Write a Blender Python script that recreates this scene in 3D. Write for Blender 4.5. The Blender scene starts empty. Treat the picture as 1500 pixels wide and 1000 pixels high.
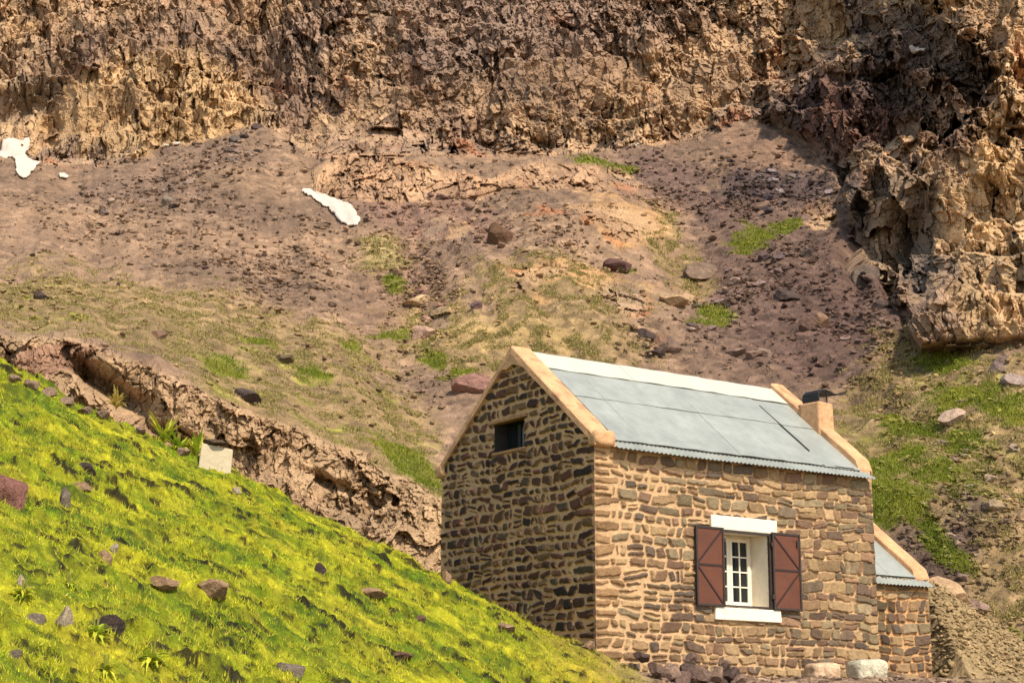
import bpy, math, random
import numpy as np
from mathutils import Vector, Matrix

random.seed(7)
RNG = np.random.default_rng(11)
f32 = np.float32
scene = bpy.context.scene
COL = scene.collection

# ------------------------------------------------------------------ camera geometry
F_PX = 2640.0
PITCH = math.atan(590 / F_PX)
CP, SP = math.cos(PITCH), math.sin(PITCH)


def ray(px, row):
    """direction through a point of the 1500x1000 photograph, scaled to unit depth along +Y"""
    a = (np.asarray(px, float) - 750) / F_PX
    b = (500 - np.asarray(row, float)) / F_PX
    y = CP - b * SP
    return a / y, (SP + b * CP) / y


def at(px, row, depth):
    rx, rz = ray(px, row)
    return np.array([float(rx) * depth, depth, float(rz) * depth])


def lin(c):
    c = np.asarray(c, float) / 255.0
    return np.where(c <= 0.04045, c / 12.92, ((c + 0.055) / 1.055) ** 2.4)


def sstep(a, b, x):
    t = np.clip((x - a) / (b - a), 0, 1)
    return t * t * (3 - 2 * t)


# ------------------------------------------------------------------ noise
def hsh(ix, iy, iz, seed):
    h = (ix.astype(np.uint32) * np.uint32(73856093)) ^ (iy.astype(np.uint32) * np.uint32(19349663)) \
        ^ (iz.astype(np.uint32) * np.uint32(83492791)) ^ np.uint32((seed * 2654435761) & 0xffffffff)
    h ^= h >> np.uint32(16)
    h *= np.uint32(0x7feb352d)
    h ^= h >> np.uint32(15)
    h *= np.uint32(0x846ca68b)
    h ^= h >> np.uint32(16)
    return h


def rnd01(h):
    return (h & np.uint32(0xffffff)).astype(f32) / f32(16777216.0)


def perlin(x, y, z, seed=0):
    x = np.asarray(x, f32); y = np.asarray(y, f32); z = np.asarray(z, f32)
    x, y, z = np.broadcast_arrays(x, y, z)
    xi = np.floor(x); yi = np.floor(y); zi = np.floor(z)
    xf = x - xi; yf = y - yi; zf = z - zi
    xi = xi.astype(np.int32); yi = yi.astype(np.int32); zi = zi.astype(np.int32)
    u = xf * xf * xf * (xf * (xf * 6 - 15) + 10)
    v = yf * yf * yf * (yf * (yf * 6 - 15) + 10)
    w = zf * zf * zf * (zf * (zf * 6 - 15) + 10)
    out = np.zeros(x.shape, f32)
    for dx in (0, 1):
        wx = u if dx else 1 - u
        for dy in (0, 1):
            wy = v if dy else 1 - v
            for dz in (0, 1):
                wz = w if dz else 1 - w
                h = hsh(xi + dx, yi + dy, zi + dz, seed)
                gx = (h & np.uint32(1023)).astype(f32) / 511.5 - 1
                gy = ((h >> np.uint32(10)) & np.uint32(1023)).astype(f32) / 511.5 - 1
                gz = ((h >> np.uint32(20)) & np.uint32(1023)).astype(f32) / 511.5 - 1
                out += wx * wy * wz * (gx * (xf - dx) + gy * (yf - dy) + gz * (zf - dz))
    return out * 1.3


def fbm(x, y, z, octv=4, seed=0, gain=0.5):
    s = 0; a = 1.0; n = 0
    for k in range(octv):
        s = s + a * perlin(x * 2 ** k, y * 2 ** k, z * 2 ** k, seed + k)
        n += a; a *= gain
    return s / n


def cells(x, y, z, seed=0, tilt=0.8, blocky=False):
    """fractured-rock value: every cell has its own level and its own tilted face; also the distance to the joint"""
    x = np.asarray(x, f32); y = np.asarray(y, f32); z = np.asarray(z, f32)
    xi = np.floor(x).astype(np.int32); yi = np.floor(y).astype(np.int32); zi = np.floor(z).astype(np.int32)
    f1 = np.full(x.shape, 9, f32); f2 = np.full(x.shape, 9, f32)
    val = np.zeros(x.shape, f32); idr = np.zeros(x.shape, f32)
    for dx in (-1, 0, 1):
        for dy in (-1, 0, 1):
            for dz in (-1, 0, 1):
                h = hsh(xi + dx, yi + dy, zi + dz, seed)
                h2 = hsh(xi + dx, yi + dy, zi + dz, seed + 97)
                px = xi + dx + (h & np.uint32(1023)).astype(f32) / 1023
                py = yi + dy + ((h >> np.uint32(10)) & np.uint32(1023)).astype(f32) / 1023
                pz = zi + dz + ((h >> np.uint32(20)) & np.uint32(1023)).astype(f32) / 1023
                ex = x - px; ey = y - py; ez = z - pz
                d = ex * ex + ey * ey + ez * ez if not blocky else np.sqrt(ex ** 4 + ey ** 4 + ez ** 4)
                m = d < f1
                f2 = np.where(m, f1, np.minimum(f2, d))
                f1 = np.where(m, d, f1)
                r0 = (h2 & np.uint32(255)).astype(f32) / 255
                tx = ((h2 >> np.uint32(8)) & np.uint32(255)).astype(f32) / 127.5 - 1
                ty = ((h2 >> np.uint32(16)) & np.uint32(255)).astype(f32) / 127.5 - 1
                tz = ((h2 >> np.uint32(24)) & np.uint32(255)).astype(f32) / 127.5 - 1
                val = np.where(m, (r0 - 0.5) + tilt * (tx * ex + ty * ey + tz * ez), val)
                idr = np.where(m, r0, idr)
    return val, np.sqrt(f2) - np.sqrt(f1), idr


# ------------------------------------------------------------------ mesh and material helpers
def link(name, me, mat=None, parent=None):
    o = bpy.data.objects.new(name, me)
    COL.objects.link(o)
    if mat is not None:
        me.materials.append(mat)
    if parent is not None:
        o.parent = parent
    return o


def np_mesh(name, verts, faces, cols=None, smooth=False, cornercols=None):
    """verts (n,3), faces (m,k) of one size, optional albedo per vertex"""
    me = bpy.data.meshes.new(name)
    verts = np.ascontiguousarray(verts, f32)
    faces = np.ascontiguousarray(faces, np.int32)
    n, m, k = len(verts), len(faces), faces.shape[1]
    me.vertices.add(n)
    me.vertices.foreach_set('co', verts.ravel())
    me.loops.add(m * k)
    me.loops.foreach_set('vertex_index', faces.ravel())
    me.polygons.add(m)
    me.polygons.foreach_set('loop_start', np.arange(0, m * k, k, dtype=np.int32))
    me.polygons.foreach_set('loop_total', np.full(m, k, np.int32))
    me.polygons.foreach_set('use_smooth', np.full(m, smooth, bool))
    if cols is not None:
        a = me.attributes.new('tint', 'FLOAT_COLOR', 'POINT')
        c = np.ones((n, 4), f32); c[:, :3] = cols
        a.data.foreach_set('color', c.ravel())
    me.update(calc_edges=True)
    return me


def grid_faces(nr, nc, keep=None):
    i = np.arange(nr * nc, dtype=np.int32).reshape(nr, nc)
    q = np.stack([i[:-1, :-1], i[:-1, 1:], i[1:, 1:], i[1:, :-1]], -1).reshape(-1, 4)
    if keep is not None:
        q = q[keep.reshape(-1)]
    return q


class MB:
    """collects shapes into one mesh"""
    def __init__(self):
        self.v = []; self.f = []

    def add(self, vs, fs):
        o = len(self.v)
        self.v += [tuple(map(float, p)) for p in vs]
        self.f += [tuple(i + o for i in f) for f in fs]

    def hexa(self, p):
        """8 corners: bottom ring 0-3, top ring 4-7"""
        self.add(p, [(3, 2, 1, 0), (4, 5, 6, 7), (0, 1, 5, 4), (1, 2, 6, 5), (2, 3, 7, 6), (3, 0, 4, 7)])

    def box(self, x0, x1, y0, y1, z0, z1):
        self.hexa([(x0, y0, z0), (x1, y0, z0), (x1, y1, z0), (x0, y1, z0), (x0, y0, z1), (x1, y0, z1), (x1, y1, z1), (x0, y1, z1)])

    def bar(self, a, b, w, t, up=(0, 1, 0)):
        a = Vector(a); b = Vector(b); d = (b - a).normalized(); n = Vector(up).normalized(); s = d.cross(n).normalized()
        p = []
        for q in (a, b):
            for ss, nn in ((-1, -1), (1, -1), (1, 1), (-1, 1)):
                p.append(q + s * (ss * w / 2) + n * (nn * t / 2))
        self.hexa(p)

    def build(self, name, mat, parent=None, bevel=0.0, smooth=False, subdiv=0):
        me = bpy.data.meshes.new(name)
        me.from_pydata(self.v, [], self.f)
        me.update()
        o = link(name, me, mat, parent)
        if bevel:
            b = o.modifiers.new('bevel', 'BEVEL'); b.width = bevel; b.segments = 2; b.limit_method = 'ANGLE'
        if smooth:
            me.polygons.foreach_set('use_smooth', np.ones(len(me.polygons), bool))
        return o


def tag(o, label=None, cat=None, group=None, kind=None):
    if label: o['label'] = label
    if cat: o['category'] = cat
    if group: o['group'] = group
    if kind: o['kind'] = kind
    return o


def empty(name, loc=(0, 0, 0)):
    o = bpy.data.objects.new(name, None); COL.objects.link(o); o.location = loc
    o.empty_display_size = 0.3
    return o


def material(name, base=(.5, .5, .5), rough=.9, attr=False, noise=(), bump=(), metallic=0.0, spec=.2, spots=None):
    """noise: list of (scale, low, high) multipliers of the base colour; bump: list of (scale, height in metres, detail)"""
    m = bpy.data.materials.new(name); m.use_nodes = True
    nt = m.node_tree; nd = nt.nodes; lk = nt.links
    p = nd['Principled BSDF']
    p.inputs['Roughness'].default_value = rough
    p.inputs['Metallic'].default_value = metallic
    p.inputs['Specular IOR Level'].default_value = spec
    tc = nd.new('ShaderNodeTexCoord')
    if attr:
        a = nd.new('ShaderNodeAttribute'); a.attribute_name = 'tint'; out = a.outputs['Color']
    else:
        a = nd.new('ShaderNodeRGB'); a.outputs[0].default_value = (*base, 1); out = a.outputs[0]
    for sc, lo, hi in noise:
        t = nd.new('ShaderNodeTexNoise'); t.inputs['Scale'].default_value = sc; t.inputs['Detail'].default_value = 5
        t.inputs['Roughness'].default_value = .65
        lk.new(tc.outputs['Object'], t.inputs['Vector'])
        mr = nd.new('ShaderNodeMapRange'); mr.inputs['From Min'].default_value = .3; mr.inputs['From Max'].default_value = .7
        mr.inputs['To Min'].default_value = lo; mr.inputs['To Max'].default_value = hi
        lk.new(t.outputs['Fac'], mr.inputs['Value'])
        v = nd.new('ShaderNodeVectorMath'); v.operation = 'SCALE'
        lk.new(out, v.inputs[0]); lk.new(mr.outputs['Result'], v.inputs['Scale']); out = v.outputs[0]
    for (sc, thr, colr, amt) in (spots or ()):
        t = nd.new('ShaderNodeTexNoise'); t.inputs['Scale'].default_value = sc; t.inputs['Detail'].default_value = 6
        lk.new(tc.outputs['Object'], t.inputs['Vector'])
        mr = nd.new('ShaderNodeMapRange'); mr.inputs['From Min'].default_value = thr; mr.inputs['From Max'].default_value = thr + .1
        mr.inputs['To Max'].default_value = amt
        lk.new(t.outputs['Fac'], mr.inputs['Value'])
        mx = nd.new('ShaderNodeMix'); mx.data_type = 'RGBA'
        lk.new(mr.outputs['Result'], mx.inputs[0]); lk.new(out, mx.inputs[6]); mx.inputs[7].default_value = (*colr, 1)
        out = mx.outputs[2]
    lk.new(out, p.inputs['Base Color'])
    last = None
    for sc, hgt, det in bump:
        t = nd.new('ShaderNodeTexNoise'); t.inputs['Scale'].default_value = sc; t.inputs['Detail'].default_value = det
        t.inputs['Roughness'].default_value = .6
        lk.new(tc.outputs['Object'], t.inputs['Vector'])
        b = nd.new('ShaderNodeBump'); b.inputs['Distance'].default_value = hgt; b.inputs['Strength'].default_value = 1
        lk.new(t.outputs['Fac'], b.inputs['Height'])
        if last: lk.new(last, b.inputs['Normal'])
        last = b.outputs['Normal']
    if last: lk.new(last, p.inputs['Normal'])
    return m


def leaf_material(name, rough=.6, trans=.35):
    m = bpy.data.materials.new(name); m.use_nodes = True
    nt = m.node_tree; nd = nt.nodes; lk = nt.links
    p = nd['Principled BSDF']; p.inputs['Roughness'].default_value = rough; p.inputs['Specular IOR Level'].default_value = .15
    a = nd.new('ShaderNodeAttribute'); a.attribute_name = 'tint'
    tr = nd.new('ShaderNodeBsdfTranslucent'); mx = nd.new('ShaderNodeMixShader'); mx.inputs[0].default_value = trans
    lk.new(a.outputs['Color'], p.inputs['Base Color']); lk.new(a.outputs['Color'], tr.inputs['Color'])
    lk.new(p.outputs[0], mx.inputs[1]); lk.new(tr.outputs[0], mx.inputs[2])
    lk.new(mx.outputs[0], nd['Material Output'].inputs['Surface'])
    return m


def blur(a, n):
    for _ in range(n):
        b = np.pad(a, 1, mode='edge')
        a = (b[:-2, 1:-1] + b[2:, 1:-1] + b[1:-1, :-2] + b[1:-1, 2:] + 2 * b[1:-1, 1:-1]) / 6
    return a


def normals_of(P):
    du = np.gradient(P, axis=1); dv = np.gradient(P, axis=0)
    n = np.cross(du, dv)
    n /= np.linalg.norm(n, axis=2, keepdims=True) + 1e-9
    s = np.sign((n * -P).sum(2, keepdims=True))
    return n * s


# ------------------------------------------------------------------ camera, sun, sky
cam = bpy.data.cameras.new('camera'); cam_o = bpy.data.objects.new('camera', cam); COL.objects.link(cam_o)
cam.sensor_width = 36; cam.lens = 36 * F_PX / 1500; cam.clip_end = 3000; cam.clip_start = .5
cam_o.location = (0, 0, 0); cam_o.rotation_euler = (math.pi / 2 + PITCH, 0, 0)
scene.camera = cam_o

SUN_EL = math.radians(49)
SUN_H = Vector((.545, -.84, 0)).normalized()
SUN_DIR = Vector((SUN_H.x * math.cos(SUN_EL), SUN_H.y * math.cos(SUN_EL), math.sin(SUN_EL)))
sun = bpy.data.lights.new('sun', 'SUN'); sun.energy = 2.7; sun.angle = math.radians(4); sun.color = (1, .89, .74)
sun_o = bpy.data.objects.new('sun', sun); COL.objects.link(sun_o)
sun_o.rotation_euler = SUN_DIR.to_track_quat('Z', 'Y').to_euler(); sun_o.location = (20, -20, 40)
world = bpy.data.worlds.new('World'); scene.world = world; world.use_nodes = True
bgn = world.node_tree.nodes['Background']; bgn.inputs['Strength'].default_value = .15
sky = world.node_tree.nodes.new('ShaderNodeTexSky'); sky.sky_type = 'NISHITA'; sky.sun_disc = False
sky.sun_elevation = SUN_EL; sky.sun_rotation = math.atan2(SUN_H.x, SUN_H.y); sky.dust_density = 2.5; sky.altitude = 2000
tintn = world.node_tree.nodes.new('ShaderNodeMix'); tintn.data_type = 'RGBA'; tintn.blend_type = 'MULTIPLY'; tintn.inputs[0].default_value = 1
tintn.inputs[7].default_value = (1.0, .88, .73, 1)          # warm white balance
world.node_tree.links.new(sky.outputs[0], tintn.inputs[6]); world.node_tree.links.new(tintn.outputs[2], bgn.inputs[0])
vs = scene.view_settings
vs.view_transform = 'Standard'; vs.look = 'None'; vs.gamma = 1; vs.use_curve_mapping = False; vs.exposure = 1.22
scene.render.engine = 'CYCLES'
scene.cycles.max_bounces = 5; scene.cycles.diffuse_bounces = 3; scene.cycles.use_denoising = True
scene.cycles.denoising_prefilter = 'ACCURATE'
# ================================================================== the mountain side (one sheet of ground)
KEYC = [-300, 0, 130, 250, 380, 480, 620, 760, 900, 1000, 1110, 1200, 1250, 1300, 1350, 1400, 1450, 1500, 1900]
KEY = [
    [(1040, 36), (470, 42), (400, 72), (290, 130), (200, 176), (0, 190), (-300, 216)],
    [(1040, 36), (492, 42), (420, 70), (300, 125), (205, 178), (0, 191), (-300, 216)],
    [(1040, 36), (500, 42), (425, 72), (320, 122), (247, 168), (0, 188), (-300, 212)],
    [(1040, 36), (545, 42), (440, 72), (320, 120), (215, 174), (0, 191), (-300, 214)],
    [(1040, 36), (605, 43), (480, 70), (320, 122), (185, 178), (0, 194), (-300, 216)],
    [(1040, 36), (650, 43), (500, 70), (340, 120), (238, 165), (0, 187), (-300, 210)],
    [(1040, 36), (715, 44), (520, 72), (350, 115), (226, 163), (0, 185), (-300, 210)],
    [(1040, 36), (760, 44), (520, 74), (330, 112), (226, 163), (0, 186), (-300, 210)],
    [(1040, 36), (775, 44), (510, 75), (320, 118), (220, 163), (0, 187), (-300, 210)],
    [(1040, 36), (770, 44.5), (515, 74), (335, 114), (207, 168), (0, 188), (-300, 212)],
    [(1040, 36), (760, 45), (520, 72), (350, 108), (175, 175), (0, 189), (-300, 214)],
    [(1040, 35.5), (740, 45.5), (520, 70), (350, 105), (205, 158), (0, 187), (-300, 212)],
    [(1040, 35), (725, 45.5), (525, 69), (400, 90), (270, 118), (0, 182), (-300, 208)],
    [(1040, 35), (722, 45), (560, 62), (445, 80), (270, 106), (0, 172), (-300, 200)],
    [(1040, 34.5), (720, 45), (600, 56), (510, 68), (280, 98), (0, 158), (-300, 190)],
    [(1040, 34), (720, 44.5), (600, 54.5), (505, 65), (250, 92), (0, 142), (-300, 170)],
    [(1040, 34), (720, 44), (600, 54), (497, 63), (250, 85), (0, 126), (-300, 150)],
    [(1040, 33.5), (720, 44), (600, 53.5), (490, 62), (250, 80), (0, 112), (-300, 134)],
    [(1040, 33), (720, 43), (600, 52), (480, 60), (250, 74), (0, 100), (-300, 120)],
]
DMAP = ([30, 36, 42, 72, 122, 163, 185, 225], [30.5, 36, 41, 56, 74, 86, 92, 106])

h_px = np.concatenate([np.arange(-560, -110, 9.0), np.arange(-110, 1610, 1.3), np.arange(1610, 2060, 9.0)])
h_row = np.concatenate([np.arange(-125, -70, 5.0), np.arange(-70, 1001, 1.3), [1012, 1026, 1040]])
NR, NC = len(h_row), len(h_px)
kr = np.array([[k[0] for k in c] for c in KEY], float)
kd = np.array([[np.interp(k[1], *DMAP) for k in c] for c in KEY], float)
colr = np.stack([np.interp(h_px, KEYC, kr[:, j]) for j in range(7)], 1)
cold = np.stack([np.interp(h_px, KEYC, kd[:, j]) for j in range(7)], 1)
D = np.empty((NR, NC))
for j in range(NC):
    D[:, j] = np.interp(h_row, colr[j][::-1], cold[j][::-1])
# soften the folds between the key slopes
core = D.copy()
for _ in range(3):
    k = np.ones(9) / 9
    core = np.apply_along_axis(lambda a: np.convolve(np.pad(a, 4, mode='edge'), k, 'valid'), 0, core)
kk = np.ones(41) / 41
core = np.apply_along_axis(lambda a: np.convolve(np.pad(a, 20, mode='edge'), kk, 'valid'), 1, core)
D = core
PX, ROW = np.meshgrid(h_px, h_row)


def gauss(cx, cy, rx, ry, ang=0.0, p=PX, r=ROW):
    a = math.radians(ang); dx = p - cx; dy = r - cy
    u = dx * math.cos(a) + dy * math.sin(a); v = -dx * math.sin(a) + dy * math.cos(a)
    return np.exp(-((u / rx) ** 2 + (v / ry) ** 2))


def inpoly(px, row, poly):
    inside = np.zeros(px.shape, bool)
    n = len(poly)
    for i in range(n):
        x0, y0 = poly[i]; x1, y1 = poly[(i + 1) % n]
        if y0 == y1: continue
        c = (y0 > row) != (y1 > row)
        inside ^= c & (px < (x1 - x0) * (row - y0) / (y1 - y0) + x0)
    return inside


# knoll in the middle, gullies beside it, the small rock step under the snow
D -= 3.2 * gauss(790, 400, 150, 95) + 2.2 * gauss(880, 320, 80, 35, 15) + 1.2 * gauss(780, 480, 120, 50)
D += 2.0 * gauss(600, 470, 55, 90, -15) + 2.0 * gauss(1010, 370, 50, 100, -25)
D -= 1.6 * gauss(1120, 215, 70, 40)
D -= 2.4 * gauss(1200, 140, 60, 60)
band_top = np.interp(h_px, [440, 480, 560, 650, 720, 780, 890, 910], [262, 236, 230, 248, 262, 238, 242, 262])
band_bot = np.interp(h_px, [440, 480, 560, 650, 700, 740, 800, 890, 910], [278, 290, 292, 292, 288, 276, 276, 276, 268])
BT, BB = band_top[None, :], band_bot[None, :]
inband = sstep(440, 480, PX) * (1 - sstep(870, 910, PX))
tt = (BB - ROW) / (BB - BT + 1e-6)                      # 0 at foot, 1 at top
D -= inband * 2.6 * np.where(tt < 0, 0, np.where(tt < 1, tt ** .7 * 1.0, np.clip(1 - (tt - 1) * 1.1, 0, 1)))
RX, RZ = ray(PX, ROW)
# cliffs stand in buttresses and ledges: the slope is broken into upright faces with abrupt steps between them
CB0 = np.interp(h_px, [-560, 0, 50, 130, 250, 360, 385, 430, 480, 600, 780, 900, 1000, 1090, 1130, 1170, 1225, 1250, 1300, 1350, 1500, 2060],
                [195, 200, 238, 248, 218, 188, 182, 212, 236, 226, 228, 219, 206, 176, 172, 196, 250, 330, 440, 510, 495, 470])[None, :]
qx_, qz_ = RX * D, RZ * D
crag = sstep(12, -14, ROW - CB0)
OT0 = np.interp(h_px, [-560, 0, 30, 100, 200, 350, 500, 600, 650, 690], [470, 492, 486, 492, 530, 592, 652, 700, 735, 780])[None, :]
rib = sstep(-10, 14, ROW - OT0) * (1 - sstep(640, 690, PX))
rgt = sstep(1160, 1260, PX)


def cell_centres(x, z, seed):
    x = x.astype(f32); z = z.astype(f32); xi = np.floor(x).astype(np.int32); zi = np.floor(z).astype(np.int32); o = np.zeros_like(xi)
    f1 = np.full(x.shape, 9, f32); cx = x.copy(); cz = z.copy(); hh = np.zeros(x.shape, np.uint32)
    for dx in (-1, 0, 1):
        for dz in (-1, 0, 1):
            h = hsh(xi + dx, o, zi + dz, seed)
            px = xi + dx + (h & np.uint32(1023)).astype(f32) / 1023; pz = zi + dz + ((h >> np.uint32(10)) & np.uint32(1023)).astype(f32) / 1023
            d = (np.abs(x - px) ** 3 + np.abs(z - pz) ** 3); m_ = d < f1
            f1 = np.where(m_, d, f1); cx = np.where(m_, px, cx); cz = np.where(m_, pz, cz); hh = np.where(m_, h, hh)
    h2 = hsh(hh.astype(np.int32), o, o, seed + 5)
    return cx, cz, [((h2 >> np.uint32(k)) & np.uint32(255)).astype(f32) / 127.5 - 1 for k in (0, 8, 16)]


HYP = math.hypot(F_PX, 590)
for (size, asp, wgt, rnd_, til, sd_k) in ((5.2, 1.35, .85 * rgt + .5 * (1 - rgt), .7, .30, 301), (2.3, 1.3, .7 * rgt + .55 * (1 - rgt), .35, .40, 302), (1.05, 1.2, .40, .14, .45, 303)):
    ref = np.where(PX > 1200, 66.0, 90.0)                       # working scale of the two faces, in metres
    wa = .30 * size * fbm(qx_ * .9 / size * 2, D * .02, qz_ * .9 / size * 2, 4, sd_k); wb = .30 * size * fbm(qx_ * .9 / size * 2, D * .02, qz_ * .9 / size * 2, 4, sd_k + 40)
    ax, az_ = RX * 80 + wa, RZ * 80 + wb
    sk = .22 * az_                                        # the beds lean
    cx, cz, r_ = cell_centres((ax + sk) / size, az_ / size / asp, sd_k)
    czw = cz * size * asp; cxw = cx * size - .22 * czw
    jj_ = np.clip(np.interp(750 + cxw / 80 * HYP, h_px, np.arange(NC)).astype(int), 0, NC - 1)
    ii_ = np.clip(np.interp(1090 - czw / 80 * HYP, h_row, np.arange(NR)).astype(int), 0, NR - 1)
    Dc = D[ii_, jj_] + rnd_ * r_[0] + til * (r_[1] * (ax - cxw) + (r_[2] - .45) * (az_ - czw))
    D = D + (np.clip(Dc - D, -5, 5)) * crag * wgt
for (size, wgt, rnd_, til, sd_k) in ((1.5, .55, .35, .4, 311), (.62, .5, .16, .5, 312)):      # the rib behind the meadow, in its own smaller blocks
    ax, az_ = RX * 42 + .3 * size * fbm(RX * 80 / size, 0 * RX, RZ * 80 / size, 4, sd_k), RZ * 42 + .3 * size * fbm(RX * 80 / size, 0 * RX, RZ * 80 / size, 4, sd_k + 40)
    cx, cz, r_ = cell_centres((ax + .5 * az_) / size, (az_ - .2 * ax) / size / .8, sd_k)
    u_, v_ = cx * size, cz * size * .8; czw = (v_ + .2 * u_) / 1.1; cxw = u_ - .5 * czw
    D = D + np.clip(rnd_ * r_[0] + til * (r_[1] * (ax - cxw) + (r_[2] - .4) * (az_ - czw)), -1.2, 1.2) * rib * wgt * 1.3
P = np.stack([RX * D, D, RZ * D], 2)
N0 = normals_of(np.stack([blur(P[:, :, i], 10) for i in range(3)], 2))

# warped photograph coordinates: ragged outlines for everything that lies on the slope
X, Y, Z = P[:, :, 0].astype(f32), P[:, :, 1].astype(f32), P[:, :, 2].astype(f32)
KS = (90.0 / np.clip(D, 30, 200)).astype(f32)            # nearer rock is worked finer, in metres
w1 = fbm(X * .25, Y * .25, Z * .25, 5, 3); w2 = fbm(X * .25, Y * .25, Z * .25, 5, 23)
w3 = fbm(X * 1.4, Y * 1.4, Z * 1.4, 4, 33)
WPX = PX + w1 * 55 + w3 * 18
WROW = ROW + w2 * 34 + perlin(X * 1.4, Y * 1.4, Z * 1.4, 43) * 9

CB = np.interp(h_px, [-560, 0, 50, 130, 250, 360, 385, 430, 480, 600, 780, 900, 1000, 1090, 1130, 1170, 1225, 1250, 1300, 1350, 1500, 2060],
               [195, 200, 238, 248, 218, 188, 182, 212, 236, 226, 228, 219, 206, 176, 172, 196, 250, 330, 440, 510, 495, 470])
CBW = np.interp((PX + w1 * 16).ravel(), h_px, CB).reshape(PX.shape)
rock = 1 - sstep(-4, 5, ROW + w2 * 10 + w3 * 6 - CBW)
rock = np.maximum(rock, inband * sstep(-.12, .02, tt + w3 * .12) * (1 - sstep(.9, 1.15, tt + w2 * .25)))
OT = np.interp(h_px, [-560, 0, 30, 100, 200, 350, 500, 600, 650, 690], [470, 492, 486, 492, 530, 592, 652, 700, 735, 780])
OTW = np.interp((PX + w1 * 14).ravel(), h_px, OT).reshape(PX.shape)
outc = sstep(-6, 8, ROW + w2 * 12 + w3 * 8 - OTW) * (1 - sstep(655, 690, PX))
rock = np.maximum(rock, outc)
for (cx, cy, rx, ry, an) in [(905, 325, 55, 22, 18), (860, 312, 30, 14, 10), (680, 345, 20, 20, 20), (985, 432, 40, 14, 10), (790, 408, 50, 14, -8),
                             (1200, 320, 30, 20, -30), (640, 460, 26, 16, 40), (900, 265, 40, 16, 15), (640, 330, 30, 10, -30), (910, 440, 40, 22, 35)]:
    rock = np.maximum(rock, .75 * sstep(.3, .6, gauss(cx, cy, rx, ry, an, WPX * .5 + PX * .5, WROW * .5 + ROW * .5) + w3 * .25))
# debris-covered ledges inside the big face
ledge = sstep(.16, .34, fbm(X * .07, Y * .07, Z * .3, 3, 77)) * (ROW < CB[None, :] - 14) * (1 - sstep(1180, 1250, PX))
rock = rock * (1 - .4 * ledge)
rightcliff = sstep(1215, 1260, PX + w1 * 20) * (ROW < CBW + 30)

# rock relief
disp = np.zeros(P.shape[:2], f32)
m = rock > .01
xs, ys, zs, ks = X[m], Y[m], Z[m], KS[m]
ks = np.where(outc[m] > .3, 1.9, np.where(rightcliff[m] > .5, 1.1, 1.0)).astype(f32)
ysc = np.where(rightcliff[m] > .5, .5, .8).astype(f32); ys0 = ys; ys = ys * ysc
wx = perlin(xs * .5 * ks, ys * .5 * ks, zs * .5 * ks, 5) * .3 + perlin(xs * 2 * ks, ys * 2 * ks, zs * 2 * ks, 15) * .12; wz = perlin(xs * .5 * ks, ys * .5 * ks, zs * .5 * ks, 6) * .3 + perlin(xs * 2 * ks, ys * 2 * ks, zs * 2 * ks, 16) * .12
lean = np.where(rightcliff[m] > .5, .12, .05).astype(f32)   # beds lean over
qx = xs * ks + wx + zs * ks * lean + np.where(rightcliff[m] > .5, 0.0, 0); qy = ys * ks; rcm = rightcliff[m] > .5; lft = sstep(520, 380, PX[m]) * (outc[m] < .3)
qz = (zs * ks + wz - np.where(rcm, .0 * ks, 0)) * np.where((inband[m] > .5) & (ROW[m] > 228) & (ROW[m] < 298), .4, 1).astype(f32)
hor = np.where(outc[m] > .3, 1.0, .55).astype(f32)
qz = 30 + (qz - 30) * (1 - .42 * lft)
v0, e0, i0 = cells(qx * .30, qy * .12, qz * .15, 1, 1.0, True)
v1, e1, i1 = cells(qx * 1.0, qy * .5, qz * .6, 2, .95, True)
v2, e2, i2 = cells(qx * 2.5, qy * 1.2, qz * 1.7, 4, .95, True)
v3, e3, i3 = cells(qx * 5.6, qy * 2.8, qz * 4.4, 8, 1.0, True)
rid = 1 - 2 * np.abs(fbm(qx * .35, qy * .35, qz * .16, 5, 15, .55))
fr_ = fbm(qx * 2.2, qy * 1.5, qz * 1.7, 4, 17, .6)
am = .45 + 1.1 * sstep(-.25, .3, fbm(qx * .16, qy * .16, qz * .16, 3, 19))
d = v0 * .5 + am * (v1 * .42 + v2 * .36 + v3 * .15) + fr_ * .15 + .05 * fbm(qx * 7, qy * 4, qz * 6, 3, 18, .6) + rid * .15 - .05 * np.exp(-e1 * 30)
disp[m] = d / ks * rock[m] ** 1.5 * np.where(rightcliff[m] > .5, 1.35, 1.0)
cell_id = np.full(P.shape[:2], .5, f32); cell_id[m] = (i1 * .4 + i2 * .35 + i3 * .25)
big_id = np.full(P.shape[:2], .5, f32); big_id[m] = i1
# scree relief
scree = 1 - rock
rough = fbm(X * .9, Y * .9, Z * .9, 4, 51)
cx_, ce_, ci_ = cells(X * 2.2, Y * 2.2, Z * 2.2, 61, .8)
streak = fbm(X * .55 + .12 * Y, Y * .05, 0 * X, 4, 171)
disp += (scree * (.55 * streak + .35 * w2 + .12 * rough + .035 * cx_)).astype(f32)
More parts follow.
